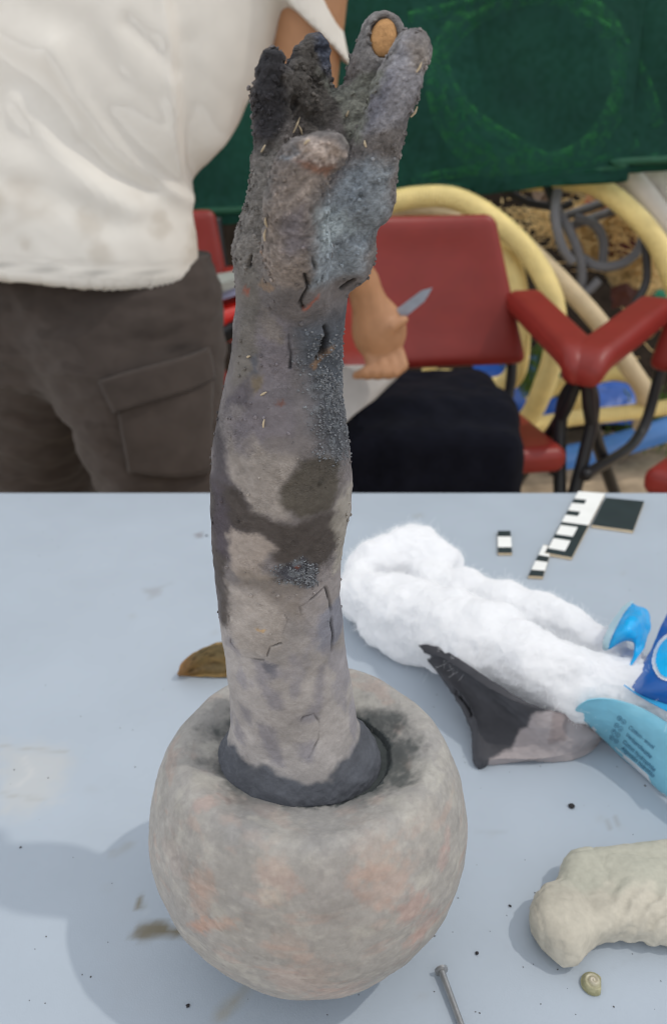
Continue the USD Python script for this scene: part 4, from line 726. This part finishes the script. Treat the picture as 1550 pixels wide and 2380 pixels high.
pcs, pas = (gaussian_filter1d(np.interp(zs, pz, k), 2.2, mode='nearest') for k in (pc, pa))
ZB, ZT, ZP = pz[0], pz[-1], at(700, 600, YA)[2]
depth = np.interp(zs, [ZB, ZB + .05, at(700, 1100, YA)[2], at(700, 760, YA)[2], ZP, ZT], [.82, .84, .85, .85, .62, .48])
def A(x, y, dy): return at(x, y, YA + dy)
def arm_sdf(p):
    z = np.clip(p[:, 2], ZB, ZT); cx, a = np.interp(z, zs, pcs), np.interp(z, zs, pas); b = a * np.interp(z, zs, depth)
    x, y = p[:, 0] - cx, p[:, 1] - YA; k = np.sqrt((x / a) ** 2 + (y / b) ** 2); k1 = np.sqrt((x / a ** 2) ** 2 + (y / b ** 2) ** 2)
    d = k * (k - 1) / np.maximum(k1, 1e-6)
    d = smax(d, p[:, 2] - (ZT - .004), .008); d = np.maximum(d, ZB - .004 - p[:, 2])
    # hollow of the palm
    d = smax(d, -chain(p, [A(735, 415, -.004), A(738, 330, -.003), A(742, 250, .002), A(745, 200, .002)], [.008, .013, .014, .012]), .006)
    d = smin(d, chain(p, [A(640, 440, -.004), A(634, 300, -.003), A(631, 200, -.004), A(634, 148, -.005)], [.0085, .0066, .0065, .0052]), .006)        # index stump
    d = smin(d, chain(p, [A(715, 380, .018), A(716, 270, .017), A(726, 180, .016), A(733, 112, .015)], [.010, .0078, .0064, .0056]), .005)           # middle stump
    d = smin(d, chain(p, [A(690, 300, .010), A(690, 200, .008), A(702, 120, .009)], [.0065, .006, .003]), .005)
    d = smin(d, chain(p, [A(800, 400, .014), A(822, 270, .013), A(862, 150, .011), A(889, 86, .010)], [.010, .0080, .0072, .0086]), .0035)          # ring finger
    d = smin(d, chain(p, [A(855, 470, -.006), A(878, 330, -.008), A(918, 210, -.009), A(958, 118, -.009)], [.0100, .0082, .0078, .0071]), .0018)     # little finger
    d = smin(d, cap(p, A(735, 285, .016), A(822, 300, .012), .0095, .0095), .010)                                                                # web
    th = chain(p, [A(690, 670, -.012), A(690, 570, -.025), A(688, 470, -.033), A(698, 400, -.035)], [.013, .0118, .0106, .0094])
    th = smin(th, cap(p, A(704, 372, -.038), A(766, 350, -.038), .0074, .0064), .003)                                                             # bent tip of the thumb
    d = smax(d, -chain(p, [A(800, 410, -.019), A(776, 490, -.022), A(768, 550, -.027)], [.0065, .0062, .004]), .005)
    d = smin(d, th, .003)
    d = smax(d, -ell(p, A(892, 86, .0035), (.0054, .0062, .0069)), .0009)                                                                # broken end of the ring finger
    d = smin(d, ell(p, A(826, 600, -.004), (.007, .010, .010)), .006)
    d = smin(d, ell(p, A(720, 1790, -.024), (.012, .006, .012)), .01)
    return d
am = surfnet(arm_sdf, (AX - .07, YA - .06, ZB - .008), (AX + .075, YA + .06, A(0, 20, 0)[2] + .004), .0014)
am = refine(am, arm_sdf, 1, 1); V = np.array(am.vertices); N = vnorm(V, am.faces)
arm = thing('clay_hand', 'upright grey clay forearm with open broken hand, standing in the clay ball', 'clay arm', (AX, YA, ZB))
q2 = V[:, [0, 2]]; w1 = np.stack([fbm(V * 90, 4, 31) - .5, fbm(V * 90 + 50, 4, 32) - .5], 1); w2 = fbm(V * 420, 3, 33) - .5; w3 = fbm(V * 900, 2, 36) - .5
zy = lambda y: A(700, y, 0)[2]
hand = sstep(zy(700), zy(560), V[:, 2]); low = 1 - sstep(zy(1500), zy(1250), V[:, 2])
fing = sstep(zy(330), zy(230), V[:, 2]) * (1 - sstep(A(770, 200, 0)[0], A(800, 200, 0)[0], V[:, 0]))
qw = q2 + w1 * .007 + np.stack([w2, w3], 1) * .0024
front = sstep(.25, -.15, N[:, 1])
KA = .98
base = tone(118, 111, 108, KA) * hand[:, None] + tone(120, 113, 112, KA) * (1 - hand)[:, None]
base = base * (1 - low[:, None]) + tone(154, 147, 143, KA) * low[:, None]
cA = base * (1 + .5 * (fbm(V * 60, 4, 41) - .5))[:, None]
gran = np.zeros(len(V))
def patch(pts, c, amt=.9, soft=.0012, dy=-.024):
    global cA
    d = poly_near(qw, [at(*p, YA + dy)[[0, 2]] for p in pts], soft * 3); mk = 1 - sstep(-soft, soft, d)
    cA = paint(cA, mk * np.maximum(front, .15), tone(*c, KA), amt); return mk
L, G = (124, 117, 122), (84, 90, 98)
patch(z2([(390, 300), (560, 300), (560, 900), (500, 1100), (350, 1100), (390, 700)]), (112, 106, 98), .7, .003)
patch(z2([(580, 560), (800, 600), (850, 1000), (850, 1500), (640, 1480), (500, 1600), (380, 1500), (500, 1250), (620, 1100), (560, 800)]), L, .8, .002)
patch(z2([(600, 540), (700, 600), (780, 760), (740, 790), (640, 740), (570, 620)]), (146, 136, 126), .6, .002)
patch(z2([(820, 640), (1280, 600), (1290, 1200), (1240, 1300), (1000, 1100), (860, 900)]), (92, 94, 102), .75, .006)
patch(z2([(700, 1100), (1000, 1050), (1100, 1300), (1100, 1560), (900, 1500)]), (112, 108, 112), .6, .006)
gran += patch(z2([(900, 700), (1280, 600), (1280, 1100), (1310, 1700), (1180, 1740), (1080, 1600), (1020, 1400), (980, 1100), (900, 900)]), G, .8, .006) * sstep(zy(720), zy(900), V[:, 2]) * .8
patch(z2([(400, 1120), (500, 1060), (540, 1120), (500, 1280), (360, 1300), (300, 1400), (300, 1280)]), (84, 78, 84), .8, .002)
patch(z2([(500, 900), (560, 880), (570, 1000), (510, 1040)]), (88, 90, 98), .8)
patch(z2([(530, 1050), (620, 1030), (630, 1140), (560, 1170)]), (120, 106, 84), .7)
patch(z2([(340, 1500), (520, 1480), (640, 1600), (900, 1640), (830, 1750), (750, 1900), (800, 2060), (560, 2060), (430, 1900), (350, 1850), (310, 1650)]), (147, 138, 131), .92, .0022)
patch(z2([(370, 1400), (500, 1420), (500, 1620), (380, 1600)]), L, .7, .003)
patch(z2([(900, 1660), (1080, 1640), (1200, 1750), (1220, 1950), (1100, 2080), (900, 2090), (760, 2000), (740, 1900), (830, 1750)]), (79, 73, 65), .95, .0022)
patch(z2([(190, 1450), (300, 1560), (315, 1800), (420, 1920), (530, 2010), (540, 2080), (540, 2250), (190, 2250)]), (76, 70, 73), .92, .0024)
patch(z3([(150, 60), (420, 50), (530, 180), (720, 220), (800, 250), (1090, 200), (1180, 340), (1150, 480), (1090, 560), (980, 650), (880, 560), (720, 560), (640, 470), (720, 440), (580, 350), (320, 320), (300, 420), (310, 760), (330, 800), (345, 1100), (180, 1150), (160, 400)]), (70, 63, 59), .92, .0024)
patch(z3([(200, 60), (300, 80), (310, 330), (300, 560), (200, 560)]), (84, 76, 84), .7, .003)
patch(z3([(330, 340), (580, 350), (720, 440), (640, 470), (600, 560), (640, 680), (420, 700), (340, 600), (310, 400)]), (154, 142, 133), .9, .0015)
g2 = patch(z3([(680, 560), (900, 520), (1000, 640), (960, 760), (800, 720), (660, 680)]), (70, 72, 80), .9, .002); gran += g2 * 1.4
patch(z3([(420, 600), (680, 640), (900, 760), (860, 980), (700, 900), (560, 780), (420, 760)]), (120, 110, 100), .6, .003)
patch(z3([(320, 760), (600, 780), (720, 900), (770, 960), (740, 1100), (620, 1250), (400, 1250), (340, 1100), (330, 900)]), (162, 152, 144), .75, .003)
patch(z3([(1000, 1000), (1180, 940), (1190, 1200), (1090, 1260), (1000, 1250), (980, 1100)]), (118, 118, 127), .9, .002)
patch(z3([(1110, 180), (1260, 60), (1230, 340), (1200, 800), (1120, 700), (1130, 430), (1080, 330)]), (150, 143, 133), .8, .002)
BL = (118, 114, 121)
for pp in ([(500, 1290), (690, 1300), (690, 1390), (640, 1430), (720, 1500), (740, 1600), (640, 1620), (590, 1500), (520, 1370)], [(420, 1660), (490, 1680), (490, 1780), (430, 1750)], [(560, 1750), (700, 1780), (740, 1900), (740, 2000), (640, 2010), (560, 1830)],
           [(840, 1850), (990, 1870), (960, 1960), (880, 1950)], [(310, 1190), (370, 1210), (380, 1250), (300, 1250)], [(1010, 1350), (1060, 1360), (1040, 1600), (990, 1700), (860, 1720), (840, 1680), (960, 1600)], [(370, 1780), (440, 1840), (440, 1960), (360, 1950)]):
    patch(z3(pp), BL, .6, .0022)
patch(z3([(560, 1310), (690, 1300), (690, 1390), (600, 1380)]), (92, 92, 100), .8, .0012)
foot = 1 - sstep(-.002, .002, (V[:, 2] - np.interp(V[:, 0], [A(500, 0, 0)[0], A(560, 0, 0)[0], A(690, 0, 0)[0], A(840, 0, 0)[0], A(880, 0, 0)[0]], [A(500, 1735, -.012)[2], A(560, 1790, -.028)[2], A(690, 1830, -.034)[2], A(840, 1775, -.024)[2], A(880, 1715, -.01)[2]])) + w1[:, 0] * .012)
cA = paint(cA, foot, tone(74, 76, 82, KA), .95)
upz = sstep(zy(1120), zy(960), V[:, 2]) * (1 - .5 * hand); cA = cA * (1 - .24 * upz * (.5 + fbm(V * 35 + 17, 4, 74)))[:, None]
nzl = fbm(V * [55, 55, 30] + 31, 4, 73); cA = paint(cA, sstep(.52, .62, nzl) * low * (1 - foot), tone(128, 124, 130, KA), .6)
# hand
patch(z1([(350, 1050), (720, 1080), (570, 1250), (550, 1500), (520, 1820), (250, 1820), (280, 1300)]), (136, 124, 116), .8, .003, -.034)
patch(z1([(380, 1400), (540, 1300), (560, 1600), (420, 1650)]), (112, 108, 116), .7, .003, -.034)
patch(z1([(620, 1320), (780, 1080), (900, 1000), (1100, 1080), (1000, 1500), (850, 1760), (560, 1800), (600, 1500)]), (132, 140, 147), .85, .003, -.018)
patch(z1([(620, 1320), (800, 1330), (860, 1500), (640, 1560)]), (158, 167, 170), .8, .003, -.018)
patch(z1([(880, 850), (1160, 800), (1340, 300), (1150, 180), (1020, 400), (960, 700)]), (150, 148, 154), .85, .003, -.018)
patch(z1([(980, 450), (1060, 440), (1040, 700), (920, 800)]), (104, 104, 116), .6, .003, -.018)
patch(z1([(1180, 250), (1330, 260), (1330, 420), (1200, 420)]), (150, 140, 132), .8, .003, -.018)
patch(z1([(180, 250), (440, 260), (450, 700), (320, 900), (200, 980)]), (44, 43, 47), .95, .003, -.01)
patch(z1([(50, 1150), (230, 950), (330, 900), (300, 1300), (240, 1800), (60, 1800)]), (112, 108, 103), .7, .004, -.01)
patch(z1([(450, 190), (670, 180), (670, 480), (740, 650), (700, 780), (560, 860), (430, 700)]), (80, 75, 70), .85, .003, .005)
patch(z1([(560, 190), (680, 190), (680, 480), (620, 400), (560, 260)]), (74, 80, 96), .85, .0015, .008)
patch(z1([(620, 440), (760, 540), (850, 450), (1000, 460), (930, 700), (850, 920), (780, 900), (700, 600)]), (126, 126, 116), .9, .0015, .004)
patch(z1([(850, 120), (1000, 80), (1160, 110), (1150, 200), (1000, 460), (850, 450)]), (128, 124, 122), .8, .002, .003)
patch(z1([(410, 960), (560, 870), (700, 890), (775, 980), (700, 1040), (500, 1010)]), (176, 160, 150), .9, .0015, -.032)
patch(z1([(380, 1000), (470, 900), (520, 930), (430, 1010)]), (104, 112, 120), .7, .0015, -.032)
patch(z1([(480, 1010), (620, 1040), (710, 1060), (680, 1110), (560, 1090)]), (132, 92, 72), .8, .0015, -.032)
for pp, c in ((z2([(940, 450), (1050, 405), (1050, 430), (960, 490)]), (156, 84, 62)), (z2([(690, 1215), (780, 1190), (770, 1230), (700, 1235)]), (110, 70, 58)), (z2([(580, 40), (640, 50), (630, 100), (590, 100)]), (150, 100, 50)), (z2([(420, 400), (460, 400), (450, 460), (430, 450)]), (140, 75, 55)),
              (z2([(600, 300), (700, 320), (700, 380), (560, 380)]), (134, 112, 92)), (z3([(520, 1010), (600, 1020), (580, 1060), (530, 1040)]), (180, 144, 96)), (z3([(800, 580), (850, 570), (850, 600), (810, 600)]), (140, 76, 56)), (z2([(960, 950), (1160, 850), (1160, 900), (1000, 1010)]), (128, 100, 76))):
    patch(pp, c, .75, .0008)
cA = cA * (1 + hand * (w2 * .9 + w3 * .9) + (1 - hand) * w2 * .35 * (1 - low))[:, None]
cA = paint(cA, np.clip(gran, 0, 1) * (w2 > .06), tone(150, 156, 160, KA), .3)
cA = cA * (1 + .5 * (fbm(V * 45 + 3, 5, 71) - .5) + .4 * (fbm(V * 160 + 5, 3, 72) - .5))[:, None]
disp = .0015 * (fbm(V * 130, 3, 51) - .5) * (1 - .3 * low) + (hand * .0007 + .0003 + np.clip(gran, 0, 1) * .0008) * w2 * 1.3 + (hand * .8 + .2) * .0006 * w3
disp += fing * (.0024 * (fbm(V * [260, 260, 120], 3, 52) - .5)) + .0010 * w2 * fing
disp += foot * .002 * (fbm(V * 200, 3, 53) - .45)
disp -= .0018 * sstep(.56, .7, fbm(V * 170 + 9, 3, 54)) * sstep(zy(420), zy(330), V[:, 2]) * (1 - sstep(A(790, 250, 0)[0], A(830, 250, 0)[0], V[:, 0]))
for pts, wd, dy in ((z2([(935, 215), (965, 320), (905, 440), (925, 490)]), .0006, -.026), (z2([(805, 730), (808, 800), (822, 870), (822, 980)]), .0006, -.026), (z2([(1090, 680), (1110, 740), (1088, 860), (1030, 910)]), .0009, -.024), (z2([(1085, 790), (1080, 880)]), .0016, -.024), (z2([(1220, 350), (1300, 285)]), .0008, -.012),
                    (z2([(990, 70), (1015, 170)]), .0003, -.026), (z1([(540, 1270), (555, 1340), (545, 1390)]), .0003, -.034), (z1([(560, 1600), (590, 1690)]), .0003, -.034), (z3([(1050, 760), (1080, 880), (1095, 1000), (1100, 1240)]), .0005, -.018), (z3([(750, 950), (775, 990), (735, 1090), (715, 1110)]), .0003, -.026),
                    (z3([(620, 1260), (640, 1190), (720, 1160)]), .0003, -.026), (z3([(870, 960), (860, 900), (940, 860), (1040, 800)]), .0004, -.024), (z3([(330, 1000), (345, 1200), (430, 1260), (600, 1255)]), .0003, -.022), (z2([(500, 200), (520, 120)]), .0005, -.02), (z3([(845, 1850), (840, 1780), (880, 1700), (960, 1690), (1000, 1760), (1000, 1880), (930, 1960)]), .0004, -.026)):
    dl = line_d(q2 + w1 * .0015, [at(*p, YA + dy)[[0, 2]] for p in pts]); ck = (1 - sstep(wd * .45, wd * 1.2 + .0002, dl)) * front * sstep(.0001, .0007, wd + .0009 * (fbm(V * 120, 2, 77) - .5))
    disp -= ck * .0016; cA = paint(cA, ck, (.012, .012, .014), .85)
V = V + N * disp[:, None]
grit = np.clip(.22 + .55 * hand + .5 * np.clip(gran, 0, 1) + .45 * fing + .35 * (1 - low) * (1 - hand) * sstep(.45, .6, fbm(V * 50 + 7, 3, 91)), 0, 1)
cA = cA * np.array([.965, 1., 1.03])
put('forearm_and_hand', (V, am.faces), ROUGH, arm, color=np.clip(cA, .004, .9), grit=grit)
tree = cKDTree(V); N2 = vnorm(V, am.faces)
def surface(px, py, dy):
    p = at(px, py, YA + dy); d_ = ray(px, py); d_ /= np.linalg.norm(d_); t = np.linspace(-.06, .06, 241); c = p + t[:, None] * d_
    dd, ix = tree.query(c); k = np.argmax(dd < .0012) if (dd < .0012).any() else np.argmin(dd); return V[ix[k]], N2[ix[k]]
core, cn = A(889, 84, -.003), None
cm = trimesh.creation.icosphere(4); cv = np.array(cm.vertices) * [.0050, .0030, .0063] * (1 + .05 * (fbm(np.array(cm.vertices) * 4, 3, 3) - .5))[:, None]
cv = cv @ trimesh.transformations.rotation_matrix(math.radians(14), (0, 1, 0))[:3, :3].T + A(892, 87, .0062)
put('clay_core', (cv, cm.faces), mat('tan_clay_core', (.50, .28, .125), .9, .2, .2, 420, .0006, 900), arm, label='tan unburnt core showing in the broken fingertip')
STRAW = mat('straw', (.40, .33, .23), .7, .3, .25, 200)
for (px, py, dy, l, ang) in [(x_, y_, d_, l_ * .6, a_) for x_, y_, d_, l_, a_ in [(617, 515, -.012, .006, 1.25), (612, 545, -.02, .007, 1.35), (808, 262, -.004, .004, 1.2), (847, 330, -.01, .004, 2.), (715, 325, -.02, .004, .7), (700, 300, -.01, .006, 2.2), (612, 345, -.008, .005, 1.), (975, 155, -.012, .006, 1.), (964, 262, -.012, .007, 1.4), (690, 290, -.01, .011, 1.0), (577, 830, -.02, .003, .3), (610, 915, -.02, .005, .5), (612, 985, -.022, .006, 1.4)]]:
    p_, n_ = surface(px, py, dy); dv = np.array([math.cos(ang), 0, math.sin(ang)]); dv -= n_ * (dv @ n_) * .8; dv /= np.linalg.norm(dv)
    put('straw_fragment', tube([p_ - dv * l / 2 + n_ * .0004, p_ + n_ * .0009, p_ + dv * l / 2 + n_ * .0006], [.0003, .0005, .0002], 6), STRAW, arm)
rs = np.random.RandomState(18); fl_v, fl_f, fl_c, nn_ = [], [], [], 0
wf = (N2[:, 1] < .4) * (hand * .25 + fing * 1.6 * (V[:, 0] < A(672, 200, 0)[0]) + fing * .25 + (np.abs(N2[:, 0]) > .75) * hand * .8 + (1 - hand) * (1 - low) * .12) * (fbm(V * 120, 2, 92) > .48); wf = wf / wf.sum()
for k, ix in enumerate(rs.choice(len(V), 1000, p=wf)):
    mm = crumb((0, 0, 0), rs.uniform(.0003, .0009) * (1.35 if fing[ix] > .5 else 1), 100 + k % 60, .6); R_ = trimesh.geometry.align_vectors([0, 0, 1], N2[ix] + rs.normal(size=3) * .3)[:3, :3]
    fl_v.append(mm.vertices @ R_.T + V[ix] - N2[ix] * .0002); fl_f.append(mm.faces + nn_); nn_ += len(mm.vertices); fl_c.append(np.tile(cA[ix] * rs.uniform(.7, 1.5), (len(mm.vertices), 1)))
put('crust_flakes', (np.vstack(fl_v), np.vstack(fl_f)), ROUGH, arm, smooth=False, color=np.clip(np.vstack(fl_c), .004, .9), grit=np.full(nn_, .6), kind='stuff', label='flakes of burnt crust on the hand and finger stumps')
gr = []; rs = np.random.RandomState(8)
wts = np.clip(gran, 0, 1) * (N2[:, 1] < .3) * (.3 + np.clip(fbm(V * 150, 2, 61) - .45, 0, 1) * 6); wts /= wts.sum()
for k, ix in enumerate(rs.choice(len(V), 1300, p=wts)):
    mm = crumb((0, 0, 0), rs.uniform(.0002, .0006), k % 40, .8); gr.append(trimesh.Trimesh(mm.vertices + V[ix] + N2[ix] * .0001, mm.faces, process=False))
put('grains', trimesh.util.concatenate(gr), mat('grey_grains', (.15, .16, .175), .85, .3, .45, 300), arm, smooth=False, kind='stuff', label='small blue grey grains crusted on the right side of the forearm')
